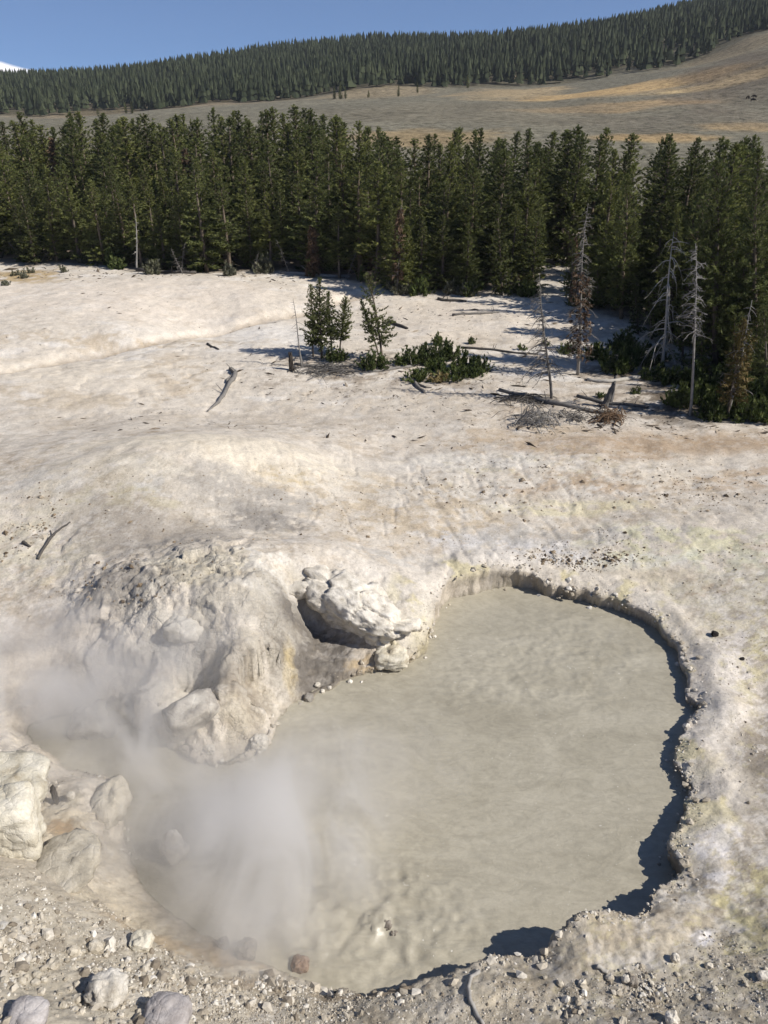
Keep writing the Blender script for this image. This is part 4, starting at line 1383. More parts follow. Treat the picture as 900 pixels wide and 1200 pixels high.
own_snag('dead_pole', 321, (354, 431), (343, 350), 'bare thin dead pole standing beside the clump of young pines', nb=16, blen=.14, droop=.3, b0=.25, r0=.05, twigs=1, tone=.6)
own_snag('dead_snag', 322, (647, 467), (631, 322), 'dead grey snag with drooping branches and an orange peeled foot', nb=95, blen=.22, droop=.75, b0=.2, r0=.085, twigs=4, tone=.35, skew=3.6, taper=.7)
own_snag('dead_snag', 323, (677, 440), (688, 238), 'tall dead pine with rust-brown needles and a peeled lower trunk', nb=130, blen=.12, droop=.5, b0=.12, r0=.10, twigs=5, tone=.45, needles=(230, .085, .22, .12, .62, 'rust_needles'))
own_snag('dead_snag', 324, (775, 438), (790, 272), 'silver-white dead snag with long drooping bare branches', nb=46, blen=.20, droop=1.2, b0=.14, r0=.10, twigs=4, tone=.95, taper=.35)
own_snag('dead_snag', 325, (809, 487), (812, 285), 'slender snag with a bare pale trunk and fine grey twigs at the top', nb=95, blen=.12, droop=.5, b0=.50, r0=.075, twigs=5, tone=.6, taper=.5, bend=.02)
own_snag('dead_snag', 326, (852, 490), (884, 352), 'leaning bare snag among yellowing needles right of the slender snag', nb=45, blen=.14, droop=.5, b0=.25, r0=.065, twigs=3, tone=.7, needles=(130, .13, .24, .2, .75, 'sick_needles') if 'sick_needles' in M else None)
own_snag('dead_snag', 327, (741, 330), (741, 200), 'tall bare grey snag standing in front of dark pines', nb=26, blen=.14, droop=.1, b0=.3, r0=.07, twigs=1, tone=.7)
own_snag('dead_snag', 328, (160, 318), (160, 250), 'bare pale trunk standing at the dark forest edge', nb=14, blen=.10, droop=.3, b0=.3, r0=.08, twigs=1, tone=.9)
own_snag('dead_snag', 329, (465, 345), (470, 240), 'dead brown-needled pine at the bend of the forest edge', nb=60, blen=.10, droop=.3, b0=.2, r0=.07, twigs=2, tone=.45, needles=(160, .09, .28, .2, .95, 'rust_needles'))
own_snag('dead_snag', 330, (366, 324), (366, 262), 'dead reddish pine in the front row of the forest', nb=60, blen=.12, droop=.3, b0=.1, r0=.07, twigs=2, tone=.4, needles=(300, .14, .30, .05, .95, 'rust_needles'))

rngD = np.random.default_rng(55)
for k in range(8):
    x = rngD.uniform(0, 690)
    e = np.interp(x, [a for a, b in EDGE_PX], [b for a, b in EDGE_PX]) + rngD.uniform(-4, 3)
    hh = rngD.uniform(22, 48)
    own_snag('dead_sapling', 350 + k, (x, e), (x + rngD.normal(0, 14), e - hh), 'thin grey dead sapling leaning at the foot of the forest', 'dead saplings at the forest foot', nb=34, blen=.2, droop=.3, b0=.1, r0=.035, twigs=3, tone=.32)

# broken stumps
def stump(name, seed, foot, hpx, wpx, lean, label, mat='dead_wood', tone=.4):
    p = gp(*foot)
    s_ = scale_at(p)
    rng = np.random.default_rng(seed)
    h, r = hpx * s_, wpx * s_ / 2
    n, sd_ = 7, 9
    mb = MB()
    P = np.stack([lean * h * np.linspace(0, 1, n), 0 * np.linspace(0, 1, n), np.linspace(-0.15, h, n)], 1)
    mb.tube(P, r * np.array([1.25, 1.1, .95, .9, .85, .8, .62]), sd_, tone)
    V = mb.V[0]
    top = np.arange((n - 1) * sd_, n * sd_)
    V[top, 2] += rng.uniform(-.3, .35, sd_) * h * 0.5
    V[:, :2] += rng.normal(0, r * 0.13, (len(V), 2))
    o = empty(name, p)
    set_tag(o, label, 'stump')
    obj('trunk', mb.mesh('trunk'), M[mat], o)
    if seed == 343:
        return
    b = MB()
    for k in range(5):
        a = rng.uniform(0, 6.28)
        d = np.array([math.cos(a), math.sin(a), 0.1])
        b.tube([d * r * .5 + [0, 0, .05], d * r * 1.6 + [0, 0, .10], d * r * 3 + [0, 0, -.06]], [r * .35, r * .22, r * .08], 4, tone)
    obj('roots', b.mesh('roots'), M[mat], o)


stump('broken_stump', 341, (342, 434), 20, 6, -.05, 'charred broken stump at the foot of the bare dead pole', 'char', .5)
stump('broken_stump', 342, (707, 478), 27, 8, .28, 'leaning broken grey stump above the brown brush pile', 'dead_wood', .25)
stump('broken_stump', 343, (66, 940), 24, 8, 0, 'small dark jagged stump near the cream boulder by the steam', 'char', .55)

# ------------------------------------------------------------------ logs and sticks
def log(name, pts, w, label, mat='dead_wood', tone=.5, stubs=0, seed=0, cat='log', group=None, lift=0.6, fork=None):
    rng = np.random.default_rng(seed + 400)
    G = np.array([gp(*q) for q in pts])
    s_ = scale_at(G[0])
    n = max(6, 3 * len(pts))
    tt = np.linspace(0, 1, n)
    L = np.array([at_line(G, t) for t in tt])
    w = np.atleast_1d(w) * s_ / 2
    r = np.interp(tt, np.linspace(0, 1, len(w)), w)
    L[:, 2] = gz(L[:, 0], L[:, 1]) + r * lift
    o0 = L[0].copy()
    L = L - o0
    L[:, :2] += rng.normal(0, r.mean() * .35, (n, 2))
    mb = MB()
    mb.tube(L, r * rng.uniform(.85, 1.15, n), 6, tone)
    o = empty(name, o0)
    set_tag(o, label, cat, group)
    obj('stem', mb.mesh('stem', True), M[mat], o)
    if fork is not None:
        b = MB()
        H = np.array([gp(*q) for q in fork])
        H[:, 2] = gz(H[:, 0], H[:, 1]) + r.mean() * .5
        b.tube(H - o0, np.linspace(r.mean() * .8, r.mean() * .25, len(H)), 5, tone)
        obj('branch', b.mesh('branch'), M[mat], o)
    for k in range(stubs):
        b = MB()
        t = rng.uniform(.1, .95)
        a = at_line(L, t)
        d = unit(rng.normal(0, 1, 3) + [0, 0, .7]) * rng.uniform(3, 9) * r.mean()
        b.tube([a, a + d * .5, a + d], [r.mean() * .35, r.mean() * .25, r.mean() * .1], 4, tone)
        obj('branch', b.mesh('branch'), M[mat], o)


log('fallen_log', [(271, 434), (276, 440), (268, 454), (257, 470), (243, 484)], [5, 6, 5, 4, 2], 'curved forked grey log lying alone on the white flat', tone=.55, fork=[(272, 442), (266, 446), (266, 458)], stubs=3, seed=1)
log('dry_branch', [(45, 656), (57, 636), (66, 624), (82, 613)], [4, 4, 3, 2], 'dark forked dry branch lying on the pale dome', tone=.12, fork=[(57, 636), (61, 628), (59, 622)], seed=2, cat='branch')
log('dry_branch', [(27, 637), (35, 641)], [5, 3], 'short dark stick beside the forked branch on the dome', tone=.1, seed=3, cat='branch')
log('fallen_log', [(455, 379), (478, 386)], [5, 3], 'short dark log lying on the flat behind the leaning pine', tone=.1, seed=4)
log('fallen_log', [(513, 352), (546, 354)], [4, 3], 'dark log lying near the forest edge on the flat', tone=.15, seed=5, stubs=3)
log('fallen_log', [(529, 370), (555, 369), (585, 366)], [3, 3, 2], 'thin pale log lying parallel to the forest edge', tone=.5, seed=6, stubs=4)
log('fallen_log', [(243, 404), (257, 410)], [3, 2], 'short dark stick lying by the drainage channel', tone=.1, seed=7)
log('fallen_log', [(585, 457), (640, 473), (700, 486), (730, 488)], [4, 5, 5, 4], 'long grey log lying past the foot of the grey snag', tone=.45, seed=8, stubs=6)
log('fallen_log', [(688, 446), (712, 449), (738, 446), (758, 442)], [4, 5, 5, 4], 'pale barkless curved log lying under the dark shrubs', tone=1.0, seed=9)
log('fallen_log', [(676, 466), (710, 474), (760, 478)], [4, 4, 3], 'straight grey log lying behind the leaning stump', tone=.35, seed=10, stubs=5)
log('fallen_log', [(716, 474), (722, 440), (728, 410)], [3, 3, 2], 'slim dead stem lying behind the leaning stump', tone=.3, seed=11)
log('fallen_log', [(880, 489), (905, 484)], [4, 3], 'bleached branch lying at the foot of the dark shrubs', tone=1.0, seed=12)
log('fallen_log', [(430, 437), (480, 431), (505, 426)], [4, 4, 3], 'weathered grey log lying against the low shrubs', tone=.6, seed=13, stubs=5)
log('fallen_log', [(480, 446), (492, 456), (497, 461)], [5, 4, 3], 'short grey broken branch in front of the low shrubs', tone=.5, seed=14, fork=[(486, 450), (500, 455), (506, 456)])
log('fallen_log', [(345, 428), (385, 432), (425, 428)], [4, 4, 3], 'grey fallen trunk lying at the foot of the young pines', tone=.5, seed=15, stubs=8)
log('fallen_log', [(540, 408), (580, 411), (630, 416)], [3, 3, 2], 'thin dark fallen stem running towards the grey snag', tone=.1, seed=16, stubs=4)
log('fallen_log', [(160, 318), (230, 321)], [5, 4], 'dark log lying at the shaded forest edge', tone=.1, seed=17, stubs=3)
log('fallen_log', [(330, 321), (410, 325)], [4, 4], 'bleached log lying along the forest edge', tone=.8, seed=18, stubs=3)
log('curved_root', [(562, 1139), (552, 1148), (549, 1162), (551, 1176), (558, 1188), (567, 1202)], [5, 5, 5, 5, 5, 4], 'pale curved root lying on the near bank above the shadowed mud', tone=.85, seed=19, cat='root')
log('wood_splinter', [(699, 1132), (711, 1141)], [6, 5], 'pale splinter of wood lying on the near gravel bank', tone=1.0, seed=20, cat='wood')

# brush piles
def brush_pile(seed, foot, rx, ry, hh, n, label, tone, mat='dead_wood'):
    p = gp(*foot)
    s_ = scale_at(p)
    rng = np.random.default_rng(seed)
    mb = MB()
    for i in range(n):
        a = rng.uniform(0, 6.28)
        c = np.array([rng.normal(0, .35) * rx, rng.normal(0, .45) * ry * 3, 0]) * s_
        L = rng.uniform(.5, 1.3) * rx * s_
        d = np.array([math.cos(a), math.sin(a) * .7, 0])
        hgt = hh * s_ * rng.uniform(.2, 1.0)
        tt = np.linspace(-.5, .5, 5)[:, None]
        pts = c + d * L * tt + np.array([0, 0, 1.0]) * (hgt * (1 - (2 * tt + rng.uniform(-.3, .3)) ** 2)).clip(-0.02)
        mb.tube(pts, np.linspace(.028, .009, 5) * rng.uniform(.5, 1.3), 4, tone + rng.uniform(-.35, .15))
    o = empty('brush_pile', p)
    set_tag(o, label, 'brush pile')
    obj('branches', mb.mesh('branches'), M[mat], o)['kind'] = 'stuff'


brush_pile(361, (628, 496), 34, 9, 22, 85, 'heap of arching silver-grey dead branches on the open flat', .75)
brush_pile(362, (715, 492), 26, 7, 12, 90, 'low heap of rust-brown brush below the leaning stump', .6, 'rust_needles')
brush_pile(363, (385, 435), 42, 8, 5, 110, 'flat litter of grey twigs at the foot of the young pines', .45)
brush_pile(364, (612, 470), 40, 6, 6, 60, 'low litter of dark twigs beside the grey snag', .2)
brush_pile(365, (672, 490), 24, 6, 8, 50, 'small grey twig heap between the two larger brush piles', .5)

# ------------------------------------------------------------------ shrubs
SHR = {}


def shrub(foot, wpx, hpx, label, seed, mat='bush', n=None, group=None, tuft=.16):
    p = gp(*foot)
    s_ = scale_at(p)
    rx = wpx * s_ / 2
    n = n or int(26 + 36 * rx)
    a, b = shrub_mesh(seed, rx, rx * .8, hpx * s_, n, tuft)
    return plant('shrub', p, [('stem', a, M['bark']), ('foliage', b, M[mat])], label, 'shrub', group)


LOWL = 'low dark green shrub in the patch beside the leaning pine'
shrub((394, 423), 24, 16, 'round green shrub at the foot of the shortest young pine', 371)
shrub((437, 432), 34, 18, 'broad green shrub hiding the foot of the leaning pine', 372)
for k, (x, y, w, h) in enumerate([(478, 427, 34, 20), (503, 426, 36, 26), (525, 420, 30, 22), (545, 431, 26, 20), (563, 435, 24, 20), (490, 446, 30, 14), (530, 443, 40, 14), (550, 440, 30, 14), (513, 436, 30, 18)]):
    shrub((x, y), w, h * .8, LOWL, 380 + k, group='low shrubs in the patch beside the leaning pine')
TH = 'young green pine in the thicket at the shaded edge behind the snags'
for k, (x, y, hh) in enumerate([(872, 462, 95), (897, 470, 110), (858, 448, 80), (908, 455, 120), (822, 440, 70), (884, 446, 90), (764, 398, 60), (800, 428, 75), (846, 432, 85), (748, 392, 55), (700, 362, 60), (668, 352, 70)]):
    own_pine('thicket_pine', 500 + k, (x, y), (x + (k % 3 - 1) * 4, y - hh), TH, 'young pines in the thicket behind the snags', cb=.06, rm=.19, tuft=.22, dens=2.0, bare=.5, gap=.12)
shrub((512, 405), 10, 14, 'small upright green sprig rising behind the low shrub patch', 391)
RL = 'dark green shrub among the snags at the shaded forest edge'
for k, (x, y, w, h) in enumerate([(722, 436, 40, 24), (745, 428, 44, 26), (700, 420, 30, 16), (795, 476, 34, 24), (832, 492, 30, 20), (868, 480, 44, 36), (892, 478, 40, 40), (770, 445, 34, 16), (880, 445, 50, 34), (735, 412, 40, 22), (855, 465, 40, 30), (905, 462, 40, 36), (665, 414, 20, 10), (790, 450, 30, 18), (820, 472, 34, 22), (846, 484, 34, 24), (876, 492, 40, 26), (900, 492, 40, 30), (812, 452, 36, 24), (838, 458, 36, 24), (765, 425, 36, 18), (862, 440, 44, 30)]):
    shrub((x, y), w, h, RL, 400 + k, group='dark shrubs among the snags', tuft=.19)
EL = 'small grey-green shrub along the foot of the forest'
rngS = np.random.default_rng(77)
for k in range(26):
    x = rngS.uniform(-10, 700)
    e = np.interp(x, [a for a, b in EDGE_PX], [b for a, b in EDGE_PX])
    shrub((x, e + rngS.uniform(-5, 4)), rngS.uniform(14, 30), rngS.uniform(8, 18), EL, 430 + k, 'bush' if rngS.uniform() < .6 else 'sage', 26, 'small shrubs along the forest foot', .28)
GL = 'tiny dry shrub on the yellowed grass patch by the forest'
for k, (x, y) in enumerate([(18, 323), (35, 320), (74, 319), (8, 334), (28, 326)]):
    shrub((x, y), 10, 6, GL, 460 + k, 'sage', 14, 'tiny shrubs on the yellowed patch', .2)
TL = 'isolated small green sprig on the open white flat'
for k, (x, y, w) in enumerate([(553, 403, 9), (640, 405, 8), (612, 410, 9), (228, 320, 8), (425, 330, 20), (704, 466, 9), (745, 462, 8)]):
    shrub((x, y), w, w * .8, TL, 470 + k, 'bush', 14, 'small sprigs scattered on the flat', .15)
shrub((514, 447), 22, 10, 'tuft of straw-coloured dry grass in front of the low shrubs', 480, 'dry_grass', 40)

# ------------------------------------------------------------------ wooded hill: one mass of far trees
def far_forest():
    rng = np.random.default_rng(17)
    n = 26000
    u = rng.uniform(-.62, .62, n)
    y = np.sqrt(rng.uniform((D_T - 60) ** 2, (D_R + 60) ** 2, n))
    x = u * y
    tl = D_T + 34 * fbm2(x * .018, y * .003, 3, 3) + 30 * fbm2(x * .07, y * .01, 3, 5)
    keep = y > tl
    gapn = fbm2(x * .02, y * .012, 3, 12)
    keep &= ~((gapn > .40) & (y < tl + 160))
    keep &= rng.uniform(0, 1, n) < .75 + .5 * fbm2(x * .05, y * .03, 3, 14)
    x, y = x[keep], y[keep]
    # thin out towards the ridge a little: only the crowns show there
    cell = {}
    sel = []
    for i in range(len(x)):
        key = (int(x[i] // 5.2), int(y[i] // 6.5))
        if key in cell:
            continue
        cell[key] = 1
        sel.append(i)
    x, y = x[sel], y[sel]
    z = hill_z(x, y)
    n = len(x)
    h = rng.uniform(8, 14.5, n) * (1 + .12 * fbm2(x * .03, y * .03, 2, 4))
    r = h * rng.uniform(.17, .26, n)
    K, S = 4, 5
    V, Tn = [], []
    th = np.arange(S) * 2 * PI / S
    for k in range(K):
        zb = .08 + .86 * k / K
        zt = min(1.0, zb + .42)
        rr = (1 - k / K) ** .8
        ph = rng.uniform(0, 6.28, n)[:, None]
        jr = rng.uniform(.6, 1.25, (n, S))
        ring = np.stack([x[:, None] + r[:, None] * rr * jr * np.cos(th + ph), y[:, None] + r[:, None] * rr * jr * np.sin(th + ph), (z + h * zb)[:, None] + rng.uniform(-.05, .05, (n, S)) * h[:, None]], -1)
        tip = np.stack([x + rng.normal(0, .1, n), y, z + h * zt], -1)[:, None, :]
        V.append(np.concatenate([ring, tip], 1))
        Tn.append(np.clip(rng.uniform(.1, .9, (n, 1)) + rng.normal(0, .1, (n, S + 1)), 0, 1))
    V = np.stack(V, 1).reshape(-1, 3)
    Tn = np.stack(Tn, 1).reshape(-1)
    b = np.arange(n * K)[:, None] * (S + 1)
    t = np.stack([np.stack([b[:, 0] + j, b[:, 0] + (j + 1) % S, b[:, 0] + S], 1) for j in range(S)], 1).reshape(-1, 3)
    me = mesh_np('far_forest', V, [t])
    add_attr(me, 'tone', Tn)
    set_tag(obj('hill_forest', me, M['far_needles']), 'dark conifer forest covering the far hill', 'forest', kind='stuff')


far_forest()


def hill_at(px, py):
    r = ray(px, py)
    t = np.linspace(150, 1100, 1600)
    k = np.nonzero(CAM_Z + r[2] * t <= hill_z(r[0] * t, r[1] * t))[0]
    i = k[0] if len(k) else 600
    x, y = r[0] * t[i], r[1] * t[i]
    return np.array([x, y, float(hill_z(np.array([x]), np.array([y]))[0])])


for k, (x, y, hp_, lab) in enumerate([(392, 116, 18, None), (399, 116, 22, None), (405, 116, 17, None), (432, 114, 9, 'small round tree standing alone on the meadow hummock'), (467, 113, 16, None), (548, 103, 17, 'single dark tree in the mouth of the bare gully on the hill'), (489, 109, 14, None), (115, 134, 8, 'low round tree on the meadow edge at the low end of the hill'), (148, 133, 15, None), (155, 133, 17, None), (171, 121, 9, None)]):
    p = hill_at(x, y)
    s_ = scale_at(p)
    v = PV[(0, 2, 4, 6)[k % 4]]
    r = empty('hill_pine', p, k * 1.3, hp_ * s_ * .8 / 11)
    if lab and 'round' in lab:
        r.scale = (r.scale[0] * 2.0, r.scale[1] * 2.0, r.scale[2])
    set_tag(r, lab or 'single conifer standing just below the far forest on open meadow', 'tree', 'single conifers below the hill forest')
    obj('trunk', v[0], M['bark'], r)
    obj('crown', v[1], M['needles'], r)

# ------------------------------------------------------------------ rocks
import bmesh


def ico(sub):
    bm = bmesh.new()
    bmesh.ops.create_icosphere(bm, subdivisions=sub, radius=1.0)
    V = np.array([v.co[:] for v in bm.verts])
    T = np.array([[v.index for v in f.verts] for f in bm.faces])
    bm.free()
    return V, T


ICO = {k: ico(k) for k in (1, 2, 3, 4, 5, 6)}


def rot_z(a):
    c, s = math.cos(a), math.sin(a)
    return np.array([[c, -s, 0], [s, c, 0], [0, 0, 1]])


def rock_mesh(seed, axes, sub=3, box=3.0, cell=1.0, amp=0.16, fine=0.05, over=0.0, rz=0.0, tilt=(0, 0), strata=0.0, smooth=False):
    V, T = ICO[sub]
    n = V.copy()
    k = (np.abs(n) ** box).sum(1) ** (1 / box)
    p = n / k[:, None]
    ax = np.array(axes, float)
    p = p * ax
    size = ax.mean()
    off = seed * 7.31
    q = p / size
    f1, e1 = facets3(q * 1.3 / cell + off, seed)
    f2, e2 = facets3(q * 3.4 / cell + off, seed + 50)
    f3_, e3_ = facets3(q * 8 / cell + off, seed + 90)
    d = amp * f1 + amp * .3 * f2 + amp * .10 * f3_ - amp * .12 * sstep(.06, 0, e2) - amp * .3 * sstep(.08, 0, e1)
    d += fine * fbm3(q[:, 0] * 4 + off, q[:, 1] * 4, q[:, 2] * 4, 4, seed, .55)
    if strata:
        d += strata * np.sin(q[:, 2] * 17 + 2.5 * fbm3(q[:, 0] * 1.5 + off, q[:, 1] * 1.5, q[:, 2] * 1.5, 2, seed + 3)) * .5
    p = p + n * (d * size)[:, None]
    if over:
        p[:, :2] *= (1 + over * np.clip(p[:, 2] / ax[2], -1, 1))[:, None]
    cx, sx2 = math.cos(tilt[0]), math.sin(tilt[0])
    cy, sy2 = math.cos(tilt[1]), math.sin(tilt[1])
    Rx = np.array([[1, 0, 0], [0, cx, -sx2], [0, sx2, cx]])
    Ry = np.array([[cy, 0, sy2], [0, 1, 0], [-sy2, 0, cy]])
    p = p @ (rot_z(rz) @ Ry @ Rx).T
    return mesh_np('rock', p, [T], sub >= 4)


def rock(name, px, py, wpx, hpx, label, seed, mat='chalk', depth=1.0, sink=.3, cat='rock', group=None, wet=False, **kw):
    """rock whose foot stands at a plan-sheet point; width and height in sheet units"""
    p = at_z(px, py, 0) if wet else gp(px, py)
    s_ = scale_at(p)
    a = (wpx * s_ / 2, wpx * s_ / 2 * depth, hpx * s_ / 2)
    me = rock_mesh(seed, a, **kw)
    o = obj(name, me, M[mat], None, (p[0], p[1] + a[1] * .5, p[2] + a[2] * (1 - 2 * sink)))
    set_tag(o, label, cat, group)
    return o


def outcrop():
    A, B = at_z(362, 692, 1.6), at_z(452, 762, .35)
    c = (A + B) / 2
    v = B - A
    rz = math.atan2(v[1], v[0])
    L = math.hypot(v[0], v[1])
    me = rock_mesh(5, (L * .58, .80, 1.05), 6, 3.6, 1.1, .20, .05, .36, rz, (.05, .16), .035)
    o = obj('chalk_outcrop', me, M['white_rock'], None, (c[0] + .25, c[1] + .38, c[2] - .05))
    set_tag(o, 'white overhanging chalk outcrop above the dark hollow at the pool', 'rock')
    return o


outcrop()
rock('chalk_block', 458, 780, 40, 20, 'small chalky block at the waterline below the white outcrop', 12, 'cream_rock', .8, .35, sub=4, box=3.5, amp=.2, strata=.05)
rock('chalk_block', 350, 696, 44, 22, 'low white ledge of rock behind the overhanging outcrop', 13, 'white_rock', .8, .4, sub=4, box=3, amp=.2)
rock('leaning_rock', 226, 858, 62, 74, 'smooth grey slab leaning against the rocky mound above the mud', 14, 'grey_rock', .55, .3, sub=4, box=5, amp=.12, fine=.02, rz=.5, tilt=(.45, -.15))
rock('rounded_rock', 214, 748, 50, 26, 'rounded whitish slab high on the steaming mound', 15, 'chalk', .8, .42, sub=4, box=2.6, amp=.14)
rock('mud_boulder', 304, 880, 20, 18, 'pale round boulder at the tip of the mound by the mud', 16, 'chalk', 1, .25, sub=3, amp=.2)
rock('mud_boulder', 246, 884, 14, 14, 'small pale boulder below the leaning slab at the mud', 17, 'chalk', 1, .25, sub=3, amp=.2)
rock('steam_boulder', 112, 872, 58, 56, 'blurred pale boulder standing in the steaming hollow', 18, 'grey_rock', .9, .3, sub=4, box=2.6, amp=.26)
rock('steam_boulder', 140, 848, 44, 40, 'second pale boulder standing farther back in the steaming hollow', 19, 'grey_rock', .9, .3, sub=4, box=2.6, amp=.26)
rock('steam_spire', 205, 1010, 34, 60, 'pointed grey rock rising from the mud inside the thick steam', 20, 'grey_rock', .8, .25, wet=True, sub=4, box=1.5, amp=.24)
rock('cream_boulder', 12, 998, 62, 86, 'large cream boulder with a flat crumbly top by the steam', 21, 'cream_rock', 1.0, .18, sub=5, box=6, amp=.10, fine=.05, rz=.3, strata=.03)
rock('capping_rock', 16, 958, 76, 30, 'pale capping slab lying on the large cream boulder', 22, 'cream_rock', 1.0, -.75, sub=4, box=4, amp=.14, rz=.15, tilt=(0, .12))
rock('tilted_rock', 40, 912, 30, 46, 'tilted pale slab standing behind the cream boulder', 23, 'grey_rock', .45, .22, sub=4, box=4.5, amp=.12, tilt=(.1, .5))
rock('tilted_rock', 34, 930, 34, 30, 'second tilted slab resting beside the pile of cobbles', 24, 'grey_rock', .6, .25, sub=4, box=3.5, amp=.14, tilt=(.1, .4))
rock('pale_ridge_rock', 124, 956, 46, 40, 'rounded pale rock rib standing at the edge of the steam', 25, 'stone_soft', 1.6, .5, sub=4, box=1.9, amp=.22)
rock('bank_boulder', 70, 1032, 76, 22, 'low pale boulder half buried in the near slope', 26, 'stone_soft', 1.2, .55, sub=4, box=2.4, amp=.2)
rock('white_cobble', 83, 938, 10, 10, 'single white cobble next to the small dark stump', 27, 'white_rock', 1, .1, sub=2, amp=.15)
for k, (x, y, w) in enumerate([(8, 924, 13), (18, 918, 11), (4, 912, 12), (14, 928, 12), (24, 926, 10), (9, 903, 14), (2, 932, 12), (20, 905, 10), (28, 915, 9)]):
    rock('cobble', x, y, w, w * .9, 'rounded grey cobble in the pile behind the cream boulder', 700 + k, 'grey_rock' if k % 3 else 'dark_stone', 1, .15, 'stone', 'cobbles piled behind the cream boulder', sub=2, amp=.22)
rock('rust_boulder', 352, 1141, 21, 22, 'rust-red boulder at the near edge of the mud', 28, 'rust_stone', 1, .2, sub=3, amp=.22)
rock('dark_boulder', 288, 1122, 24, 20, 'grey boulder in the steam at the near shore', 29, 'dark_stone', 1, .25, sub=3, amp=.25)
rock('dark_boulder', 262, 1112, 12, 18, 'dark upright stone on the near shore beneath the steam', 30, 'dark_stone', 1, .25, sub=3, amp=.25)
rock('white_boulder', 122, 1176, 44, 32, 'broken white boulder lying among the near scree', 31, 'white_rock', .9, .35, sub=4, box=3.4, amp=.26, fine=.08)
rock('lilac_boulder', 30, 1204, 46, 26, 'smooth lilac-grey boulder with a cavity beside it in the near scree', 32, 'lilac_stone', .9, .3, sub=4, box=2.8, amp=.14)
rock('lilac_boulder', 194, 1206, 54, 28, 'smooth lilac-grey boulder half buried below the broken white boulder', 33, 'lilac_stone', .9, .3, sub=4, box=2.8, amp=.14)
rock('yellow_stone', 165, 1112, 26, 18, 'yellowish stone at the top of the near scree', 34, 'cream_rock', 1, .3, sub=3, amp=.22)
rock('white_stone', 791, 1128, 10, 10, 'single white stone on the smooth near bank', 35, 'white_rock', 1, .15, sub=3, amp=.2)
rock('white_stone', 733, 1153, 9, 12, 'upright white stone beside a dark stone on the near bank', 36, 'white_rock', 1, .15, sub=3, amp=.25)
rock('dark_stone', 742, 1156, 12, 10, 'dark stone beside the upright white stone on the near bank', 37, 'dark_stone', 1, .2, sub=3, amp=.25)
rock('flat_stone', 896, 1150, 16, 9, 'flat pale stone lying on the sulphur-stained gravel', 38, 'white_rock', .7, .2, sub=3, box=4, amp=.15)
rock('pale_stone', 788, 1200, 16, 14, 'pale angular stone below the gravel strip on the near bank', 39, 'white_rock', 1, .2, sub=3, box=3, amp=.22)
rock('dark_stone', 838, 746, 9, 6, 'small black stone lying on the crust by the right rim', 40, 'char_stone', .8, .15, sub=2, amp=.25)
rock('dark_stone', 870, 774, 5, 4, 'tiny black pebble on the crust beyond the small black stone', 41, 'char_stone', .8, .15, sub=2, amp=.25)
rock('splash_stone', 452, 1090, 14, 10, 'wet stone breaking the churning mud surface', 42, 'dark_stone', .8, .2, wet=True, sub=3, amp=.28)
rock('splash_stone', 462, 1097, 9, 5, 'smaller wet stone beside the first in the churning mud', 43, 'dark_stone', .8, .2, wet=True, sub=3, amp=.28)
for k, (x, y, w, mt) in enumerate([(362, 822, 11, 'grey_rock'), (372, 806, 7, 'white_rock'), (378, 812, 5, 'white_rock'), (352, 830, 7, 'grey_rock'), (386, 808, 5, 'white_rock')]):
    rock('shore_stone', x, y, w, w * .8, 'small stone on the grey beach below the hollow', 720 + k, mt, 1, .15, 'stone', 'stones on the grey beach', sub=2, amp=.22)

STV = [rock_mesh(740 + k, (1, rngF.uniform(.7, 1), rngF.uniform(.5, .85)), 2, rngF.uniform(2.2, 4), 1, .26, .08) for k in range(8)]
rngR = np.random.default_rng(91)
SL = 'pale angular stone lying in the near rubble slope'
placed = []
while len(placed) < 95:
    x, y = rngR.uniform(-8, 330), rngR.uniform(1030, 1200)
    if y < 1062 + .30 * x + 10 or (x > 290):
        continue
    w = 5 + rngR.exponential(3.6)
    if w > 24 or any(abs(x - a) < (w + b_) * .5 and abs(y - b) < (w + b_) * .4 for a, b, b_ in placed):
        continue
    placed.append((x, y, w))
for k, (x, y, w) in enumerate(placed):
    p = gp(x, y)
    r_ = w * scale_at(p) / 2
    o = obj('slope_stone', STV[k % 8], None, None, p + [0, 0, r_ * .25], (rngR.uniform(-.4, .4), rngR.uniform(-.4, .4), rngR.uniform(0, 6.28)), r_)
    set_tag(o, SL, 'stone', 'pale stones in the near rubble slope')
for me in STV:
    me.materials.append(M['stone'])
placed = []
while len(placed) < 34:
    x, y = rngR.uniform(600, 900), rngR.uniform(1130, 1200)
    if y < 1128 + (760 - x) * .12 * (x < 760):
        continue
    w = 4 + rngR.exponential(2.2)
    if w > 13 or any(abs(x - a) < 14 and abs(y - b) < 10 for a, b, b_ in placed):
        continue
    placed.append((x, y, w))
for k, (x, y, w) in enumerate(placed):
    p = gp(x, y)
    r_ = w * scale_at(p) / 2
    o = obj('gravel_stone', STV[(k * 3) % 8], None, None, p + [0, 0, r_ * .25], (rngR.uniform(-.4, .4), rngR.uniform(-.4, .4), rngR.uniform(0, 6.28)), r_)
    set_tag(o, 'small angular stone on the near gravel bank', 'stone', 'small stones on the near gravel bank')


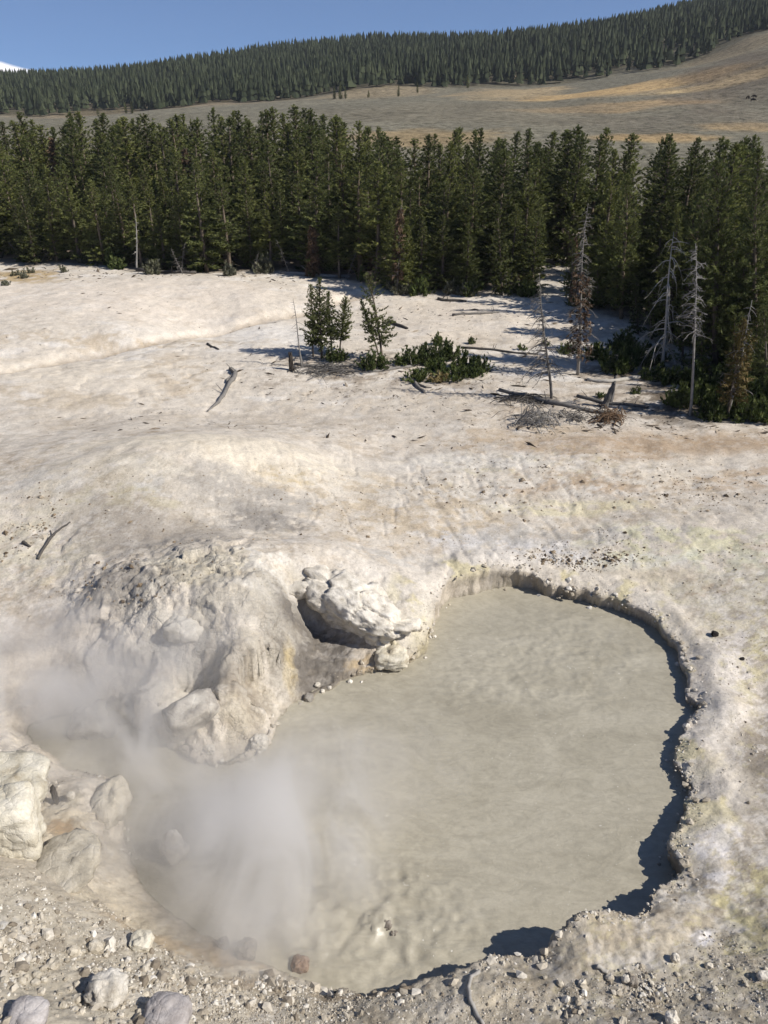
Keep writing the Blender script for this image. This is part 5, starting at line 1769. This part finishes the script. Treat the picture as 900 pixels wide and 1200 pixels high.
# loose gravel, crumbs and litter nobody could count
def scatter(name, label, specs, mat, seed, sub=1, elong=1.0):
    rng = np.random.default_rng(seed)
    if sub == 0:
        V0 = np.array([(1, 0, 0), (-1, 0, 0), (0, 1, 0), (0, -1, 0), (0, 0, 1), (0, 0, -1)], float)
        T0 = np.array([(0, 2, 4), (2, 1, 4), (1, 3, 4), (3, 0, 4), (2, 0, 5), (1, 2, 5), (3, 1, 5), (0, 3, 5)])
    else:
        V0, T0 = ICO[sub]
    out, tn = [], []
    for (px, py, rx, ry, z, n, s0, s1) in specs:
        c = at_z(px, py, z)
        y0, y1 = at_z(px, py + ry * 1.4, z)[1], at_z(px, py - ry * 1.4, z)[1]
        ax = abs(at_z(px + rx * 1.4, py - ry, z)[0] - at_z(px, py - ry, z)[0])
        m = n * 4
        y = rng.uniform(y0, y1, m)
        x = c[0] * y / c[1] + rng.uniform(-ax, ax, m)
        w = ell(px, py, rx, ry, z, x, y, soft=.6, warp=.4, seed=seed)
        w = w * np.clip(.6 + 1.3 * fbm2(x * 1.1, y * 1.1, 3, seed), .05, 1.5)
        ok = rng.uniform(0, 1, m) < w
        x, y = x[ok][:n], y[ok][:n]
        sd, _, _, _ = pool_sdf(x, y)
        k = sd > .12
        x, y = x[k], y[k]
        s_ = s0 * np.exp(rng.exponential(.5, len(x)) * math.log(s1 / s0) * .55)
        s_ = np.minimum(s_, s1 * 1.4)
        out.append(np.stack([x, y, gz(x, y) + s_ * .18, s_], 1))
    S = np.concatenate(out)
    n = len(S)
    P = V0[None] * (1 + rng.uniform(-.35, .35, (n, len(V0), 1)))
    P = P * np.stack([np.ones(n) * elong, rng.uniform(.55, 1, n) / elong ** .5, rng.uniform(.45, .8, n) / elong ** .5], 1)[:, None, :]
    a = rng.uniform(0, 6.28, n)
    ca, sa = np.cos(a)[:, None], np.sin(a)[:, None]
    tl = rng.uniform(-.35, .35, n)[:, None]
    P = np.stack([P[..., 0] * ca - P[..., 1] * sa, P[..., 0] * sa + P[..., 1] * ca, P[..., 2] + tl * P[..., 0]], -1)
    P = P * S[:, 3][:, None, None] + S[:, None, :3]
    T = (T0[None] + (np.arange(n) * len(V0))[:, None, None]).reshape(-1, 3)
    me = mesh_np(name, P.reshape(-1, 3), [T])
    add_attr(me, 'tone', np.repeat(rng.uniform(0, 1, n), len(V0)))
    set_tag(obj(name, me, M[mat]), label, name.split('_')[-1], kind='stuff')


scatter('slope_scree', 'fine pale scree covering the near rubble slope', [(110, 1160, 230, 75, 2.4, 3600, .016, .10), (40, 1060, 110, 40, 2.0, 700, .014, .06), (330, 1185, 120, 26, 1.2, 900, .014, .06), (360, 1150, 60, 14, .4, 500, .03, .11), (20, 915, 40, 22, .6, 160, .04, .12), (735, 1165, 60, 30, 1.6, 700, .014, .07)], 'scree', 5, 1)
scatter('bank_gravel', 'loose fine gravel on the near bank', [(620, 1180, 330, 36, 1.5, 5200, .010, .035), (880, 1140, 90, 60, 1.5, 1400, .012, .045), (150, 1150, 260, 80, 2.3, 5200, .010, .035), (840, 900, 80, 120, .6, 900, .012, .05)], 'scree', 6, 0)
scatter('crust_crumbs', 'dark broken crumbs of crust on the mineral flat', [(670, 655, 60, 10, .8, 380, .03, .10), (760, 650, 150, 30, 1.0, 420, .02, .08), (700, 565, 200, 30, 1.2, 420, .03, .11), (640, 555, 16, 6, 1.2, 60, .05, .12), (870, 575, 60, 18, 1.3, 160, .03, .10), (480, 600, 150, 40, 1.2, 380, .02, .07), (180, 620, 180, 60, 2.3, 360, .02, .09), (860, 740, 60, 50, .7, 160, .015, .05), (150, 690, 90, 26, 2.4, 160, .03, .12), (25, 620, 50, 30, 2.2, 200, .03, .12)], 'crumbs', 8, 0)
scatter('flat_litter', 'scattered dark twigs and chips on the white flat', [(300, 390, 330, 60, 1.3, 300, .03, .12), (540, 375, 150, 30, 1.5, 240, .04, .14), (660, 460, 170, 50, 1.4, 500, .03, .14), (420, 440, 150, 26, 1.3, 420, .03, .12), (450, 500, 420, 24, 1.1, 200, .03, .10), (780, 495, 160, 14, 1.4, 400, .03, .12), (300, 322, 420, 10, 1.6, 600, .05, .22)], 'litter', 9, 0, 2.6)

def rim_crumbs():
    rng = np.random.default_rng(71)
    n = 1500
    k = rng.integers(0, len(POOL), n)
    A, B = POOL[k], POOL[(k + 1) % len(POOL)]
    f = rng.uniform(0, 1, n)[:, None]
    q = A + (B - A) * f
    tn = unit(np.concatenate([B[:, :2] - A[:, :2], np.zeros((n, 1))], 1))
    nr = np.stack([-tn[:, 1], tn[:, 0]], 1)
    sd, _, _, _ = pool_sdf(q[:, 0] + nr[:, 0] * .2, q[:, 1] + nr[:, 1] * .2)
    nr = nr * np.sign(sd)[:, None]
    off = rng.normal(.12, .16, n)
    x, y = q[:, 0] + nr[:, 0] * off, q[:, 1] + nr[:, 1] * off
    ok = (q[:, 2] > .3)
    x, y, off = x[ok], y[ok], off[ok]
    s_ = np.minimum(.02 * np.exp(rng.exponential(.55, len(x))), .13)
    z = np.where(off < -.05, 0.0, np.maximum(gz(x, y), 0)) + s_ * .1
    V0, T0 = ICO[1]
    P = V0[None] * (1 + rng.uniform(-.35, .35, (len(x), len(V0), 1))) * np.stack([np.ones(len(x)), rng.uniform(.6, 1, len(x)), rng.uniform(.45, .8, len(x))], 1)[:, None]
    a = rng.uniform(0, 6.28, len(x))[:, None]
    P = np.stack([P[..., 0] * np.cos(a) - P[..., 1] * np.sin(a), P[..., 0] * np.sin(a) + P[..., 1] * np.cos(a), P[..., 2]], -1) * s_[:, None, None]
    P += np.stack([x, y, z], 1)[:, None]
    T = (T0[None] + (np.arange(len(x)) * len(V0))[:, None, None]).reshape(-1, 3)
    me = mesh_np('rim_crumbs', P.reshape(-1, 3), [T])
    add_attr(me, 'tone', np.repeat(rng.uniform(0.2, 1, len(x)), len(V0)))
    set_tag(obj('rim_crumbs', me, M['scree']), 'broken crust crumbs along the pool rim', 'crumbs', kind='stuff')


rim_crumbs()

# ------------------------------------------------------------------ grazing animals on the far meadow
def animal(px, py, rz, label):
    p = hill_at(px, py)
    me = bpy.data.meshes.new('body')
    J = [((0, 0, 1.15), .52), ((.75, 0, 1.35), .62), ((-.85, 0, 1.15), .46), ((1.35, 0, 1.1), .36), ((1.75, 0, .75), .27), ((1.95, 0, .45), .17),
         ((.75, .25, .7), .17), ((.75, .25, .02), .10), ((.75, -.25, .7), .17), ((.75, -.25, .02), .10), ((-.95, .22, .65), .19), ((-1.0, .22, .02), .10), ((-.95, -.22, .65), .19), ((-1.0, -.22, .02), .10), ((-1.35, 0, 1.1), .10), ((-1.45, 0, .7), .05)]
    E = [(0, 1), (0, 2), (1, 3), (3, 4), (4, 5), (1, 6), (6, 7), (1, 8), (8, 9), (2, 10), (10, 11), (2, 12), (12, 13), (2, 14), (14, 15)]
    me.from_pydata([j[0] for j in J], E, [])
    o = obj('grazing_animal', me, None, None, p, (0, 0, rz))
    md = o.modifiers.new('skin', 'SKIN')
    for i, j in enumerate(J):
        me.skin_vertices[0].data[i].radius = (j[1], j[1])
    me.skin_vertices[0].data[0].use_root = True
    o.modifiers.new('sub', 'SUBSURF').levels = 1
    me.materials.append(M['hide'])
    o.scale = (.55, .55, .55)
    set_tag(o, label, 'animal', 'dark animals grazing on the far meadow')


for k, (x, y, a) in enumerate([(876, 116, .4), (884, 115, 2.6), (882, 119, -.5)]):
    animal(x, y, a, 'tiny dark animal grazing on the open far meadow')

# ------------------------------------------------------------------ steam
def steam():
    lo, hi = np.array([-17.0, 9.2, -.02]), np.array([2.5, 27.5, 5.5])
    c = (lo + hi) / 2
    V = np.array([[(lo, hi)[i][0], (lo, hi)[j][1], (lo, hi)[k][2]] for i in (0, 1) for j in (0, 1) for k in (0, 1)]) - c
    Fq = np.array([(0, 1, 3, 2), (4, 6, 7, 5), (0, 4, 5, 1), (2, 3, 7, 6), (0, 2, 6, 4), (1, 5, 7, 3)])
    me = mesh_np('steam', V, [Fq])
    m, nt, out = new_mat('drifting_steam')
    t = NT(nt)
    pos = t.n('NewGeometry').outputs['Position']
    acc = None
    for (px, py, z, rx, ry, rz, a) in STEAM:
        q = at_z(px, py, z)
        vs = t.n('VectorMath', operation='SUBTRACT')
        t.l(pos, vs.inputs[0])
        vs.inputs[1].default_value = [float(v) for v in q]
        vd = t.n('VectorMath', operation='DIVIDE')
        t.l(vs.outputs[0], vd.inputs[0])
        vd.inputs[1].default_value = (rx, ry, rz)
        ln = t.n('VectorMath', operation='LENGTH')
        t.l(vd.outputs[0], ln.inputs[0])
        f = t.math('SUBTRACT', 1.0, ln.outputs['Value'], True)
        f = t.math('MULTIPLY', f, a)
        acc = f if acc is None else t.math('ADD', acc, f)
    mp = t.n('Mapping')
    mp.inputs['Scale'].default_value = (1.0, .8, .6)
    mp.inputs['Rotation'].default_value = (.3, .2, .5)
    t.l(pos, mp.inputs['Vector'])
    ns = t.noise(mp.outputs[0], .38, 4, .6, 1.6)
    nn = t.n('MapRange')
    nn.inputs['From Min'].default_value = .40
    nn.inputs['From Max'].default_value = .64
    t.l(ns, nn.inputs['Value'])
    den = t.math('MULTIPLY', t.math('POWER', acc, 1.2), t.math('ADD', t.math('MULTIPLY', nn.outputs[0], 1.2), .16))
    den = t.math('MULTIPLY', den, STEAM_DENSITY)
    pv = t.n('VolumePrincipled')
    pv.inputs['Color'].default_value = (.985, .962, .925, 1)
    pv.inputs['Anisotropy'].default_value = .2
    t.l(den, pv.inputs['Density'])
    t.l(pv.outputs[0], out.inputs['Volume'])
    o = obj('steam', me, m, None, c)
    set_tag(o, 'pale steam drifting off the hot mud over the mound', 'steam', kind='stuff')


STEAM_DENSITY = 1.25
STEAM = [(330, 1010, .8, 3.2, 3.4, 2.4, 1.0), (250, 985, .6, 3.0, 3.0, 2.0, .8), (290, 1090, .5, 2.4, 2.0, 1.6, .8), (360, 930, 1.0, 3.2, 3.0, 2.0, .6), (180, 900, .6, 3.4, 2.8, 1.9, .7), (90, 850, .9, 3.6, 2.8, 2.0, .7), (10, 800, 1.2, 4.0, 3.0, 2.2, .7),
         (450, 890, .6, 3.2, 3.0, 1.4, .3), (200, 770, 2.2, 3.0, 2.8, 1.9, .40), (90, 745, 2.0, 3.0, 2.4, 1.8, .5), (270, 710, 3.2, 2.0, 2.2, 1.6, .28), (110, 1000, .9, 2.6, 2.6, 1.6, .55), (60, 940, 1.2, 2.4, 2.2, 1.5, .35)]
steam()


# ------------------------------------------------------------------ thin haze in the valley air
def haze():
    lo, hi = np.array([-1250.0, -60, -9]), np.array([1250.0, 1540, 290])
    V = np.array([[(lo, hi)[i][0], (lo, hi)[j][1], (lo, hi)[k][2]] for i in (0, 1) for j in (0, 1) for k in (0, 1)])
    Fq = np.array([(0, 1, 3, 2), (4, 6, 7, 5), (0, 4, 5, 1), (2, 3, 7, 6), (0, 2, 6, 4), (1, 5, 7, 3)])
    m, nt, out = new_mat('thin_haze')
    t = NT(nt)
    pv = t.n('VolumePrincipled')
    pv.inputs['Color'].default_value = (.86, .92, 1.0, 1)
    pv.inputs['Density'].default_value = HAZE
    t.l(pv.outputs[0], out.inputs['Volume'])
    set_tag(obj('haze', mesh_np('haze', V, [Fq]), m), 'thin pale haze in the valley air', 'haze', kind='stuff')


HAZE = .00007
if HAZE:
    haze()
